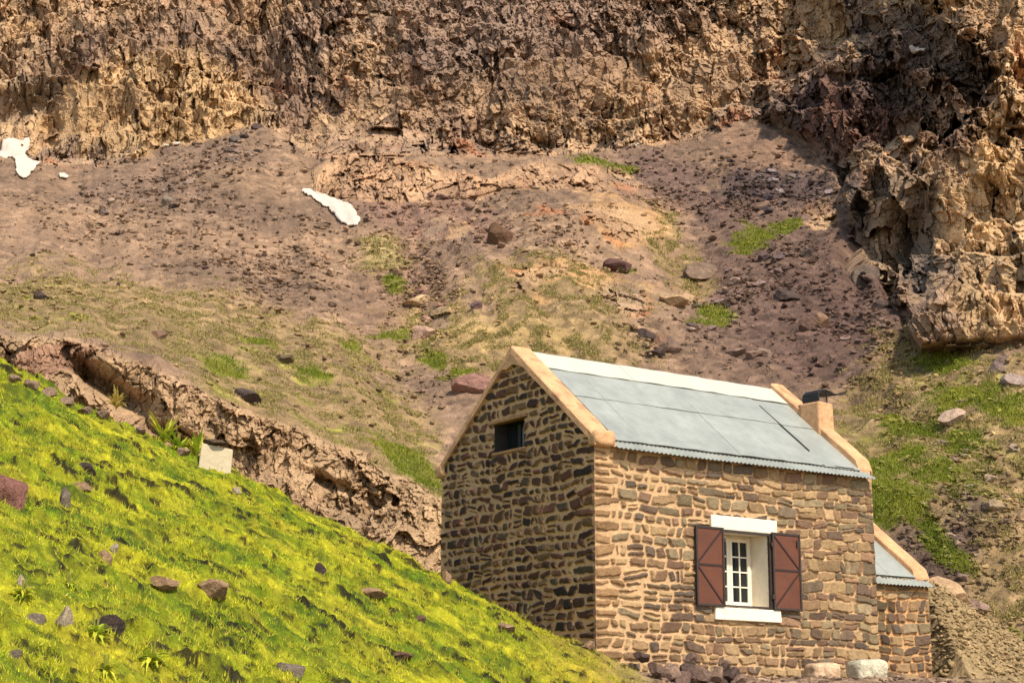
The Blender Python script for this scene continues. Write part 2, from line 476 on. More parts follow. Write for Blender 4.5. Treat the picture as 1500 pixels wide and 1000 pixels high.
# the hollow, overhung mouth of the outcrop
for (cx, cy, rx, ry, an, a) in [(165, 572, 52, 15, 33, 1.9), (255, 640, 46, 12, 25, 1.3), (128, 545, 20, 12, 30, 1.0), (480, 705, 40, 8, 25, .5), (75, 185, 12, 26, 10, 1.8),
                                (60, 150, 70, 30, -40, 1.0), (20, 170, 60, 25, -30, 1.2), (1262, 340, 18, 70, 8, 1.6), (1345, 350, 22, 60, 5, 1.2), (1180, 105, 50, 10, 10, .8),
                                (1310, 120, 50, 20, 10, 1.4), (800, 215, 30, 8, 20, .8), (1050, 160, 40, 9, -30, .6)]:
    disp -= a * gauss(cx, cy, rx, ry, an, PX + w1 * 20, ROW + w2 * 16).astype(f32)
VN = np.stack([-RX, -np.ones_like(RX), -RZ], 2); VN /= np.linalg.norm(VN, axis=2, keepdims=True)
rk = np.clip(rock * 1.5, 0, 1)[:, :, None]
NN = N0 * (1 - rk) + (VN * .93 + np.array([0, 0, .07])) * rk        # rock breaks outwards over the valley, debris lies square to the slope
P = P + NN * disp[:, :, None]
HP = P

# ---- what the ground is made of (albedo, plus shade painted on some cliff faces)
TALUS = lin((152, 124, 104)); 
def tone(c, k=1.0): return lin(c) * k
colr_ = np.empty(P.shape, f32)
t = sstep(-.3, .35, fbm(X * .12, Y * .12, Z * .12, 4, 81) + .25 * rough)[:, :, None]
colr_[:] = tone((128, 108, 92)) * (1 - t) + tone((158, 133, 110)) * t


def paint(mask, c, amt=1.0):
    global colr_
    mm = (np.clip(mask, 0, 1) * amt)[:, :, None].astype(f32)
    colr_ = colr_ * (1 - mm) + np.asarray(c, f32) * mm


def blob(cx, cy, rx, ry, an=0, lo=.25, hi=.6, nz=.35):
    return sstep(lo, hi, gauss(cx, cy, rx, ry, an, WPX, WROW) + w3 * nz)


# purple scree on the right, its light fan
paint(blob(1130, 400, 150, 190, 0, .2, .7), tone((108, 88, 80)), .8)
paint(blob(1250, 470, 150, 90, 0, .25, .6), tone((104, 84, 76)), .85)
paint(blob(1120, 215, 90, 26, 0), tone((142, 116, 98)), .7)
paint(blob(1140, 275, 95, 36, 0), tone((82, 72, 74)), .7)
paint(blob(1380, 790, 70, 150, 30), tone((98, 82, 74)), .8)
paint(blob(1440, 700, 26, 60, 20), tone((98, 80, 80)), .8)
paint(blob(240, 260, 190, 28, -12), tone((132, 112, 98)), .7)
paint(blob(640, 320, 120, 40, 10), tone((142, 112, 100)), .6)
paint(blob(980, 270, 90, 40, 25), tone((112, 92, 88)), .7)
paint(blob(590, 420, 70, 70, 40), tone((150, 122, 102)), .5)
# dry turf, yellow ochre soil
dry = np.zeros(P.shape[:2])
for (cx, cy, rx, ry, an) in [(250, 470, 330, 55, 10), (430, 590, 190, 70, 25), (760, 500, 190, 60, 5), (60, 450, 120, 40, 0), (560, 390, 45, 30, 0), (1010, 400, 30, 40, 20), (1400, 620, 190, 110, 0),
                             (1330, 640, 100, 150, 0), (1480, 800, 60, 160, 0), (970, 350, 20, 60, -20), (560, 640, 90, 80, 0), (820, 430, 120, 50, 10)]:
    dry = np.maximum(dry, blob(cx, cy, rx, ry, an, .2, .6, .3))
paint(dry, tone((154, 134, 92)), .65)
moss = sstep(.0, .3, fbm(X * .9, Y * .9, Z * .9, 5, 91)) * dry
paint(moss * np.maximum.reduce([blob(430, 600, 200, 80, 25), blob(560, 520, 110, 60, 20), blob(1390, 620, 180, 120, 0), blob(60, 470, 120, 40), blob(620, 600, 80, 80)]), tone((142, 140, 66)), .85)
paint(blob(720, 480, 150, 40, 5) , tone((186, 162, 110)), .5)
paint(blob(560, 385, 40, 24, 0), tone((164, 152, 104)), .6)
# ochre and rust coloured knoll rock
OCH = np.maximum.reduce([blob(900, 322, 70, 28, 16), blob(683, 342, 20, 22, 30), blob(830, 410, 90, 18, 0) * .7, blob(985, 432, 50, 16, 10) * .6])
paint(OCH, tone((204, 164, 114)), .7)
for (cx, cy, rx, ry) in [(805, 312, 20, 16), (858, 318, 24, 13), (760, 408, 26, 10), (900, 340, 20, 8), (925, 455, 16, 18)]:
    paint(blob(cx, cy, rx, ry, 0, .3, .5), tone((188, 124, 84)), .6)
paint(blob(950, 290, 60, 20, 20) , tone((150, 122, 100)), .5)
# bare rock
RC = np.empty(P.shape, f32)
YE = Y * np.where(rightcliff > .5, .5, .8).astype(f32); ZE = Z + 0
c_ = cell_id[:, :, None]
big = sstep(-.3, .3, fbm(X * .1, YE * .1, ZE * .1, 4, 101))[:, :, None]
fine = (fbm(X * 1.1 , YE * 1.1, ZE * .7, 4, 111))[:, :, None]
RC[:] = tone((154, 126, 106)) * (1 - big) + tone((210, 174, 132)) * big
RC = RC * (.66 + .62 * c_) * (1 + .5 * fine)
mott = sstep(.02, .28, fbm(X * .75, YE * .4, ZE * .55, 5, 161, .62))[:, :, None]
RC = RC * (1 - .55 * mott) + tone((92, 74, 66)) * .55 * mott
stain = sstep(.08, .3, fbm(X * .5, YE * .5, ZE * .12, 4, 121))[:, :, None]
RC = RC * (1 - .5 * stain) + tone((116, 80, 62)) * .5 * stain
grey = sstep(.02, .3, fbm(X * .16, YE * .16, ZE * .16, 4, 131))[:, :, None]
RC = RC * (1 - .45 * grey) + tone((122, 106, 98)) * .45 * grey
rust = sstep(.22, .4, fbm(X * .3, YE * .3, ZE * .3, 4, 141))[:, :, None]
RC = RC * (1 - .5 * rust) + tone((186, 118, 76)) * .5 * rust
# regional rock colours, and painted shade on the right cliff's dark faces
def rpaint(mask, c, amt):
    global RC
    mm = (np.clip(mask, 0, 1) * amt)[:, :, None].astype(f32)
    RC = RC * (1 - mm) + (np.asarray(c, f32) * (.6 + .8 * c_)) * mm
rpaint(blob(230, 160, 170, 80, 0), tone((220, 182, 128)), .55)
rpaint(blob(980, 110, 160, 80, 0), tone((204, 170, 130)), .35)
rpaint(blob(760, 30, 330, 45, 0) + blob(460, 60, 60, 40), tone((160, 134, 116)), .5)
rpaint(blob(1240, 165, 90, 55, 0), tone((108, 78, 68)), .8)
rpaint(blob(1150, 170, 60, 30, -20), tone((96, 84, 78)), .7)
rpaint(blob(1340, 90, 90, 80, 0), tone((104, 88, 78)), .6)
rpaint(blob(1310, 60, 60, 60, 0), tone((96, 80, 74)), .6)
rpaint(blob(1460, 340, 70, 180, 0), tone((214, 178, 130)), .65)
rpaint(blob(1250, 330, 20, 80, 0), tone((96, 88, 84)), .7)  # left-facing cliff face, its shade put into the rock colour
rpaint(blob(1350, 360, 28, 80, 5), tone((84, 78, 70)), .7)  # next hollow of this cliff, shade painted the same way
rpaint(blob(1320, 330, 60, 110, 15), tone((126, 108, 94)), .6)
rpaint(blob(1400, 170, 50, 80, 20), tone((120, 92, 78)), .6)
rpaint(blob(30, 150, 60, 40, -30), tone((124, 112, 98)), .6)
rpaint(inband * (ROW > 225) * (ROW < 300), tone((178, 138, 106)), .5)
rpaint(outc, tone((186, 154, 114)), .65)
rpaint(outc * blob(80, 530, 70, 26, 0), tone((142, 100, 84)), .6)
rpaint(outc * blob(330, 690, 220, 24, 25), tone((162, 130, 100)), .5)
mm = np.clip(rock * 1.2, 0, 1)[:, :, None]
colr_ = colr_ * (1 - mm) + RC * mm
paint(OCH * rock, tone((208, 168, 118)), .4)
# green turf patches
GP = [(1110, 348, 34, 17, -18), (1152, 330, 18, 9, -10), (1380, 527, 44, 13, 0), (1420, 585, 62, 13, -8), (1340, 618, 44, 10, 0), (1318, 735, 48, 26, -5), (1290, 765, 30, 20, 0), (1345, 775, 40, 13, 25), (1385, 812, 46, 12, 25),
      (1370, 695, 40, 14, -10), (1290, 690, 40, 14, 0), (1325, 665, 30, 16, 0), (1400, 640, 30, 18, -20), (1470, 600, 40, 16, 0),
      (1310, 610, 24, 8, 0), (590, 491, 32, 8, 10), (640, 526, 18, 11, 0), (515, 500, 14, 6, 0), (672, 550, 20, 7, -10), (600, 690, 60, 22, 38), (415, 532, 14, 6, 0), (875, 242, 30, 9, 10), (910, 250, 26, 8, 0),
      (1040, 460, 30, 10, -10), (1480, 930, 30, 16, 20), (380, 508, 24, 6, 15), (450, 560, 30, 10, 20), (330, 540, 30, 8, 20), (580, 430, 16, 8, 0), (915, 395, 14, 5, 10),
      (1400, 690, 60, 60, 20), (1360, 660, 90, 60, 0)]
green = np.zeros(P.shape[:2])
for i, g in enumerate(GP):
    s = 1.0 if i < len(GP) - 2 else .32
    green = np.maximum(green, s * sstep(.2, .7, gauss(g[0], g[1], g[2] * 1.15, g[3] * 1.2, g[4], PX * .55 + WPX * .45, ROW * .55 + WROW * .45) + w3 * .75))
green *= (1 - rock)
green *= sstep(-.45, .1, perlin(X * 2.6, Y * 2.6, Z * 2.6, 87) + .7 * (green - .4))
gcol = tone((124, 128, 34)) * (.75 + .5 * sstep(-.3, .3, rough))[:, :, None]
mm = (green * .7)[:, :, None]
colr_ = colr_ * (1 - mm) + gcol * mm
# individual stones' colour inside the scree
sp = sstep(.72, .8, ci_) * (ce_ > .1); sd = sstep(.28, .2, ci_) * (ce_ > .1)
colr_ *= (1 + (scree * (1 - green) * (.3 * sp - .3 * sd)))[:, :, None]
st_ = fbm(X * .9 + .15 * Y, Y * .07, 0 * X, 4, 173)
colr_ *= (1 + .45 * st_ * scree)[:, :, None]
mot = fbm(X * 3.2, Y * 2.2, Z * 3.2, 4, 151, .65)
colr_ *= (1 + (.55 * mot * scree * (1 + .5 * dry)))[:, :, None]
colr_ *= 1 + scree[:, :, None] * (1 - green[:, :, None]) * (np.array([.95, .88, .81]) - 1)
K_ALB = .74
colr_ = np.clip(colr_ * K_ALB, .008, .62)
M_SLOPE = material('mountain_ground', attr=True, rough=.95, noise=[(5, .82, 1.18), (22, .78, 1.22)], bump=[(6, .06, 8), (22, .02, 6)])
me = np_mesh('mountain_slope', P.reshape(-1, 3), grid_faces(NR, NC), colr_.reshape(-1, 3))
slope = tag(link('mountain_slope', me, M_SLOPE), 'rocky mountain side of tan cliffs and brown scree rising behind the stone house', kind='structure')


def on_slope(px, row):
    j = np.clip(np.searchsorted(h_px, px), 1, NC - 1); i = np.clip(np.searchsorted(h_row, row), 1, NR - 1)
    return HP[i, j]
def slope_at(field, px, row):
    j = np.clip(np.searchsorted(h_px, px), 0, NC - 1); i = np.clip(np.searchsorted(h_row, row), 0, NR - 1)
    return field[i, j]
# ================================================================== stone house frame
HY = math.hypot(F_PX, 590)
UR = np.array([3750, HY, 0.0]); UR /= np.linalg.norm(UR)          # along the front wall
VL = np.array([-UR[1], UR[0], 0.0])                                # along the gable, away from the camera
_c = ray(872, 800)
HC = np.array([float(_c[0]) * 27, 27.0, 0.0])
HL, HWD = 6.0, 4.14


def hw(u, v, z):
    return HC + UR * u + VL * v + np.array([0, 0, z])


# ================================================================== near ground: meadow, path, gravel
def ground_base(x, y):
    yc = 27.7 - .9 * np.log1p(np.exp((27.7 - y) / .9))            # flattens past the crest
    plane = 2.15 - .476 * x + .21 * (yc - 28)
    plane = plane - .12 * np.exp(-((x - .2) ** 2) / 1.2 - ((y - 29) ** 2) / 3)
    left = sstep(-.7, -2.2, x)
    plane = plane - left * .75 * np.clip(y - 28.1, 0, 9)
    bench = .97 - .13 * np.clip(27.6 - y, 0, 40) + .0 * x
    k = .12
    z = np.log(np.exp(np.clip(plane / k, -60, 60)) + np.exp(np.clip(bench / k, -60, 60))) * k
    mound = 3.0 - .62 * np.clip(x - 8.0, -3, 9) - .55 * np.clip(34.6 - y, 0, 9) - .5 * np.clip(y - 35.2, 0, 9) - 2.2 * np.clip(7.75 - x, 0, 5)
    z = np.log(np.exp(np.clip(z / k, -60, 60)) + np.exp(np.clip(mound / k, -60, 60))) * k
    return z


g_px = np.concatenate([np.arange(-500, -60, 10.0), np.arange(-60, 1560, 1.9), np.arange(1560, 2000, 10.0)])
g_d = np.concatenate([np.arange(7.5, 10, .2), np.linspace(10, 25, 360), np.linspace(25.02, 29, 260), np.linspace(29.03, 36.5, 120)])
GX = ((g_px - 750) / HY)[None, :] * g_d[:, None]
GY = np.repeat(g_d[:, None], len(g_px), 1)
zb = ground_base(GX, GY)
grassy = sstep(2.2, .9, GX + .35 * fbm(GX * .9, GY * .9, 0 * GX, 3, 7) - .05 * (27 - GY))
n_lo = fbm(GX * .55, GY * .55, 0 * GX, 4, 201)
n_mid = fbm(GX * 1.7, GY * 2.4, 0 * GX, 4, 211)
# terracettes: small treads with a scarp of bare soil towards the valley
ph = (GY * 1.0 + GX * .1) / .95 + .75 * fbm(GX * .4, GY * .5, 0 * GX, 3, 221) + .10 * fbm(GX * 4, GY * 4, 0 * GX, 4, 223)
fr = ph - np.floor(ph)
tread = np.where(fr < .05, fr / .05, 1 - (fr - .05) / .95)
amp = sstep(.0, .22, fbm(GX * .9, GY * 1.6, 0 * GX, 3, 231)) * grassy
ph2 = (GY * 1.0 - GX * .12) / .42 + .9 * fbm(GX * .7, GY * 1.0, 0 * GX, 3, 241) + .22 * fbm(GX * 5, GY * 5, 0 * GX, 4, 243)
fr2 = ph2 - np.floor(ph2)
tread2 = np.where(fr2 < .08, fr2 / .08, 1 - (fr2 - .08) / .92)
amp2 = sstep(.02, .22, fbm(GX * 1.4, GY * 2.4, 0 * GX, 3, 251)) * grassy
hollow = sstep(.11, .22, fbm(GX * 2.6, GY * 3.6, 0 * GX, 4, 261)) * sstep(-.25, .1, fbm(GX * .6, GY * .6, 0 * GX, 2, 265)) * grassy
tuss = fbm(GX * 4.2, GY * 4.2, 0 * GX, 3, 267)
edge = sstep(29.5, 27.8, GY)
dz = grassy * (.20 * n_lo + .14 * n_mid + .13 * fbm(GX * 1.15, GY * 1.5, 0 * GX, 3, 377)) + edge * (.09 * amp * tread + .05 * amp2 * tread2 - .07 * hollow + .08 * tuss * grassy + .05 * fbm(GX * 9, GY * 9, 0 * GX, 2, 269) * grassy)
dz += (1 - grassy) * (.06 * n_mid + .12 * fbm(GX * 2.5, GY * 2.5, 0 * GX, 4, 375) * sstep(6.5, 7.6, GX) + .16 * n_lo * sstep(6.5, 8, GX) + .04 * fbm(GX * 6, GY * 6, 0 * GX, 3, 271))
GZ = zb + dz
GP3 = np.stack([GX, GY, GZ], 2)
PX_G = np.repeat(g_px[None, :], len(g_d), 0) - 200
brk = sstep(-.15, .1, fbm(GX * 2.2, GY * 2.2, 0 * GX, 3, 361)); brk2 = sstep(.0, .2, fbm(GX * 3, GY * 3, 0 * GX, 3, 363))
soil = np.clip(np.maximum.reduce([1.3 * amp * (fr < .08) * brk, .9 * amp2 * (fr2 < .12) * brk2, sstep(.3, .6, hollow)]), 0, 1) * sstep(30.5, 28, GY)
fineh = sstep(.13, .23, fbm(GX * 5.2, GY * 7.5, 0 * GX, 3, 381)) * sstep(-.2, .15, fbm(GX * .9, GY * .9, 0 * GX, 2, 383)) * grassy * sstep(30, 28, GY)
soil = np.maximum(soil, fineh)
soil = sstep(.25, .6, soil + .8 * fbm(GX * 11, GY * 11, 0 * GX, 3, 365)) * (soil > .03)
soil = soil.astype(float) * grassy
gc = np.empty(GP3.shape, f32)
patch = sstep(-.3, .3, fbm(GX * .8, GY * .9, 0 * GX, 4, 281))[:, :, None]
gh = sstep(-.3, .3, fbm(GX * .7, GY * .8, 0 * GX, 4, 301) + .5 * fbm(GX * 3.5, GY * 3.5, 0 * GX, 4, 303))[:, :, None]
gh2 = sstep(.0, .4, fbm(GX * 1.1, GY * 1.3, 0 * GX, 3, 311))[:, :, None]
gd = sstep(.02, .25, fbm(GX * 2.4, GY * 2.4, 0 * GX, 3, 315))[:, :, None]
gc[:] = tone((112, 138, 22)) * (1 - gh) + tone((212, 206, 46)) * gh
gc = gc * (1 - .45 * gh2) + .45 * gh2 * tone((204, 180, 54))
gc = gc * (1 - .7 * gd) + .7 * gd * tone((74, 98, 16))
gc *= (.66 + .75 * fbm(GX * 9, GY * 9, 0 * GX, 3, 305))[:, :, None]
dirt = sstep(-.2, .3, fbm(GX * 3, GY * 3, 0 * GX, 4, 291))[:, :, None]
dcol = tone((128, 104, 88)) * (1 - dirt) + tone((182, 152, 122)) * dirt
gravel_y = sstep(6.2, 7.6, GX)[:, :, None]
dcol = dcol * (1 - .6 * gravel_y) + .6 * gravel_y * tone((178, 154, 104))
dry_edge = (sstep(-.2, 1.6, GX) * grassy)[:, :, None]
gc = gc * (1 - .6 * dry_edge) + .6 * dry_edge * tone((186, 150, 72))
gc = gc * grassy[:, :, None] + dcol * (1 - grassy[:, :, None])
so = soil[:, :, None]
gc = gc * (1 - .9 * so) + .9 * so * (tone((36, 28, 18)) * (1 + .9 * fbm(GX * 14, GY * 14, 0 * GX, 3, 367))[:, :, None] + tone((150, 120, 84)) * sstep(.25, .45, fbm(GX * 9, GY * 9, 0 * GX, 3, 369))[:, :, None])  # bare soil, its colour also carrying the deep shade of scarps and hollows
gc = gc * (1 + .5 * fbm(GX * 5, GY * 5, 0 * GX, 4, 371))[:, :, None]
gc = np.clip(gc * K_ALB, .006, .6)
M_NEAR = material('meadow_ground', attr=True, rough=.95, noise=[(14, .75, 1.25), (60, .8, 1.2)], bump=[(16, .05, 7), (60, .015, 5)])
keepc = ~(np.zeros((len(g_d) - 1, len(g_px) - 1), bool))
me = np_mesh('ground', GP3.reshape(-1, 3), grid_faces(len(g_d), len(g_px), keepc), gc.reshape(-1, 3))
tag(link('ground', me, M_NEAR), 'steep grassy meadow and gravel bench in front of the stone house', kind='structure')


def ground_at(x, y):
    j = (np.searchsorted(g_px, 750 + np.asarray(x) / np.asarray(y) * HY)).clip(0, len(g_px) - 1)
    i = np.searchsorted(g_d, y).clip(0, len(g_d) - 1)
    return i, j


def hit_ground(px, row, d0=9.0, d1=36.0):
    """where the sight line through a point of the photograph meets the near ground"""
    rx, rz = ray(px, row)
    for dd in np.arange(d0, d1, .03):
        i, j = ground_at(rx * dd, dd)
        if GZ[i, j] >= rz * dd:
            return np.array([float(rx) * dd, dd, float(rz) * dd])
    return None


# ------------------------------------------------------------------ turf: one mass of short blades
def blades(n, pts, nrm_up, length, width, cols, lean=.55, seed=1):
    r = np.random.default_rng(seed)
    az = r.uniform(0, 2 * np.pi, n); face = r.uniform(0, 2 * np.pi, n)
    ln = length * r.uniform(.5, 1.3, n); wd = width * r.uniform(.6, 1.3, n)
    le = lean * r.uniform(.2, 1.4, n)
    tip = pts + np.stack([np.cos(az) * le * ln, np.sin(az) * le * ln, ln * np.sqrt(np.clip(1 - (le * .7) ** 2, .15, 1))], 1)
    side = np.stack([np.cos(face), np.sin(face), 0 * face], 1) * (wd / 2)[:, None]
    base = pts - np.array([0, 0, .012])
    v = np.empty((n, 3, 3), f32)
    v[:, 0] = base - side; v[:, 1] = base + side; v[:, 2] = tip
    c = np.repeat(cols[:, None, :], 3, 1)
    return v.reshape(-1, 3), np.arange(n * 3).reshape(-1, 3), c.reshape(-1, 3)


M_GRASS = leaf_material('grass_blades', .7, .3)
n_try = 1300000
clump = fbm(GX * 5.5, GY * 6.5, 0 * GX, 3, 341) + .5 * fbm(GX * 16, GY * 16, 0 * GX, 2, 343)
sx = RNG.uniform(-560, 1010, n_try); sd_ = np.sqrt(RNG.uniform(9.0 ** 2, 28.6 ** 2, n_try))
ii = np.searchsorted(g_d, sd_).clip(1, len(g_d) - 1); jj = np.searchsorted(g_px, sx).clip(1, len(g_px) - 1)
gden = .5 * grassy[ii, jj] * (1 - .97 * np.clip(soil[ii, jj] * 1.6, 0, 1)) * (.12 + .88 * sstep(-.16, .10, clump[ii, jj]))
# seen rows only: skip what lies below the frame by more than a margin
gz = GZ[ii, jj]; gx = GX[ii, jj]
e_lim = np.interp(1090, [0, 1], [0, 1])
row_ok = gz / sd_ > -.012
xw = (sx - 750) / HY * sd_
inside_house = ((xw - HC[0]) * UR[0] + (sd_ - HC[1]) * UR[1] > -.02) & ((xw - HC[0]) * VL[0] + (sd_ - HC[1]) * VL[1] > -.02)
sel = (RNG.uniform(0, 1, n_try) < gden) & row_ok & ~inside_house
sx, sd_, ii, jj = sx[sel], sd_[sel], ii[sel], jj[sel]
bx = (sx - 750) / HY * sd_
# height between grid rows
tfr = np.clip((sd_ - g_d[ii - 1]) / (g_d[ii] - g_d[ii - 1]), 0, 1)
bz = GZ[ii - 1, jj] * (1 - tfr) + GZ[ii, jj] * tfr
pts = np.stack([bx, sd_, bz], 1)
nb = len(pts)
hue = sstep(-.35, .35, fbm(bx * .7, sd_ * .8, 0 * bx, 4, 301) + .35 * RNG.normal(0, 1, nb) * .5)
hue2 = sstep(.0, .4, fbm(bx * 1.1, sd_ * 1.3, 0 * bx, 3, 311))
yel = sstep(-.8, 2.0, bx + .6 * RNG.normal(0, 1, nb)) * .75
cg = tone((140, 168, 24))[None] * (1 - hue[:, None]) + tone((222, 220, 50))[None] * hue[:, None]
cg = cg * (1 - .5 * hue2[:, None]) + .5 * hue2[:, None] * tone((216, 196, 56))
cg = cg * (1 - yel[:, None]) + yel[:, None] * tone((198, 170, 66))
dkc = sstep(.0, .25, fbm(bx * 2.4, sd_ * 2.4, 0 * bx, 3, 315))[:, None]
cg = cg * (1 - .6 * dkc) + .6 * dkc * tone((108, 124, 22))
straw = RNG.uniform(0, 1, nb) < .08
cg[straw] = tone((206, 178, 104))
cg *= (K_ALB * 1.35 * RNG.uniform(.65, 1.3, nb) * (1 + .75 * fbm(bx * 4, sd_ * 4, 0 * bx, 3, 317) + .6 * fbm(bx * 13, sd_ * 13, 0 * bx, 2, 319)))[:, None]
long_ = .024 + .03 * sstep(-.1, .35, fbm(bx * 1.5, sd_ * 1.7, 0 * bx, 3, 321))
v, f, c = blades(nb, pts, None, long_, .010, cg, .85, 5)
me = np_mesh('meadow_grass', v, f, c)
tag(link('meadow_grass', me, M_GRASS), 'short yellow green turf covering the steep meadow left of the house', 'grass', kind='stuff')

# longer grass hanging over the lips of the bare hollows
lip = (blur(soil, 3) > .06) & (soil < .25) & (grassy > .5) & (GY < 29) & (np.abs(PX_G) < 1200)
li_, lj_ = np.nonzero(lip)
cell_a = np.gradient(g_d)[li_] * np.gradient(GX, axis=1)[li_, lj_]
pk = RNG.random(len(li_)) < np.clip(cell_a * 900, 0, 1)
li_, lj_ = np.repeat(li_[pk], 3), np.repeat(lj_[pk], 3)
q = GP3[li_, lj_] + np.stack([RNG.normal(0, .015, len(li_)), RNG.normal(0, .02, len(li_)), 0 * li_], 1)
kx = RNG.random((len(q), 1))
cl = (tone((130, 150, 26))[None] * (1 - kx) + tone((214, 200, 70))[None] * kx) * K_ALB * 1.2
v, f, c = blades(len(q), q, None, .06, .011, cl, 1.0, 25)
me = np_mesh('hollow_grass', v, f, c)
tag(link('hollow_grass', me, M_GRASS), 'longer yellow green grass hanging over the dark hollows of the meadow', 'grass', kind='stuff')

# turf tufts on the far green patches
gi, gj = np.nonzero((green > .25) & (PX > -60) & (PX < 1560) & (ROW < 900))
pick = RNG.uniform(0, 1, len(gi)) < np.clip(green[gi, gj], 0, 1)
gi, gj = gi[pick], gj[pick]
rep = 3
gi = np.repeat(gi, rep); gj = np.repeat(gj, rep)
q = HP[gi, gj] + np.stack([RNG.normal(0, .05, len(gi)), RNG.normal(0, .15, len(gi)), 0 * gi], 1)
dd = HP[gi, gj, 1]
cg = tone((116, 130, 34))[None] * np.ones((len(q), 1)); k = RNG.uniform(0, 1, len(q))[:, None]
nn = sstep(-.25, .3, fbm(q[:, 0] * .8, q[:, 1] * .8, q[:, 2] * .8, 3, 331))[:, None]
cg = (cg * (1 - .6 * nn) + .6 * nn * tone((168, 164, 60))) * (.8 + .4 * k) * K_ALB
v, f, c = blades(len(q), q, None, .085 * dd / 60, .035 * dd / 60, cg, .7, 9)
me = np_mesh('slope_grass', v, f, c)
tag(link('slope_grass', me, M_GRASS), 'green turf patches scattered over the scree slope behind the house', 'grass', kind='stuff')

# dry turf: olive and straw tufts on the yellow ground
dm = np.clip(dry, 0, 1) * scree * (1 - green) * sstep(-.05, .35, fbm(X * 1.6, Y * 1.2, Z * 1.6, 4, 351)) * ((PX > -60) & (PX < 1560) & (ROW < 900))
cumd = np.cumsum(dm.ravel()); cumd /= cumd[-1]
kk_ = np.searchsorted(cumd, RNG.random(70000)); gi, gj = np.unravel_index(kk_, dm.shape)
gi = np.repeat(gi, 3); gj = np.repeat(gj, 3)
q = HP[gi, gj] + np.stack([RNG.normal(0, .03, len(gi)), RNG.normal(0, .1, len(gi)), 0 * gi], 1)
dd = HP[gi, gj, 1]; k = np.repeat(RNG.uniform(0, 1, len(gi) // 3), 3)[:, None]
cg = (tone((128, 120, 62))[None] * (1 - k) + tone((200, 180, 118))[None] * k) * K_ALB
v, f, c = blades(len(q), q, None, .06 * dd / 60, .04 * dd / 60, cg, .8, 19)
me = np_mesh('dry_turf', v, f, c)
tag(link('dry_turf', me, M_GRASS), 'dry olive turf tufts spread over the yellow ground of the slope', 'grass', kind='stuff')
# ================================================================== the stone house
HOUSE = empty('stone_house', HC)
HOUSE.rotation_euler = (0, 0, math.atan2(UR[1], UR[0]))
tag(HOUSE, 'rubble stone mountain hut with a pale metal roof, brown shutters and a plastered chimney', 'house')
TH = .818
EZ = 4.53


def roof_z(y):
    return EZ + TH * (y if y <= HWD / 2 else HWD - y)


M_STONE = material('rubble_masonry', attr=True, rough=.93, noise=[(9, .82, 1.18), (45, .82, 1.18)], bump=[(30, .012, 6), (110, .004, 4)])
M_PLASTER = material('peach_plaster', base=tone((226, 176, 130)) * K_ALB * 1.0, rough=.9, noise=[(2.2, .74, 1.12), (9, .86, 1.1), (40, .9, 1.08)], bump=[(9, .03, 6), (50, .006, 4)],
                     spots=[(3, .57, tuple(tone((158, 114, 84)) * K_ALB), .6), (14, .66, tuple(tone((110, 92, 74)) * K_ALB), .6)])
M_WHITE = material('white_paint', base=tone((244, 232, 208)) * .80, rough=.7, noise=[(5, .88, 1.05), (28, .94, 1.03)], bump=[(30, .004, 4)], spots=[(7, .66, tuple(tone((190, 160, 124)) * .7), .5)])
M_RUST = material('red_brown_steel', base=tone((124, 68, 40)) * .50, rough=.55, spec=.4, noise=[(3, .78, 1.2), (30, .9, 1.1)], spots=[(9, .62, (.03, .015, .01), .5)])
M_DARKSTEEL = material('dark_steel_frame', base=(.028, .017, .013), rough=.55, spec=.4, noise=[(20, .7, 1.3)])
M_METAL = material('galvanised_roof', base=tone((204, 209, 199)) * .46, rough=.5, metallic=.12, spec=.4, noise=[(1.0, .82, 1.12), (4, .93, 1.06), (14, .95, 1.05)],
                   spots=[(7, .70, tuple(tone((150, 120, 92)) * .6), .5), (40, .74, (.1, .08, .06), .5)], bump=[(1.5, .012, 2)])
M_CAP = material('pale_ridge_metal', base=tone((232, 230, 212)) * .56, rough=.5, metallic=.1, spec=.4, noise=[(2, .92, 1.05)], bump=[(4, .006, 3)])
M_GLASS = material('dark_window_glass', base=(.012, .016, .017), rough=.08, spec=.5)
M_BLACK = material('sooty_metal', base=(.012, .011, .011), rough=.6, spec=.3, noise=[(8, .6, 1.5)])
M_WOOD = material('weathered_plank', base=tone((176, 134, 92)) * .7, rough=.85, noise=[(14, .7, 1.25)], bump=[(40, .004, 4)])
M_DARKWOOD = material('dark_board', base=(.03, .025, .022), rough=.8, noise=[(12, .7, 1.4)])


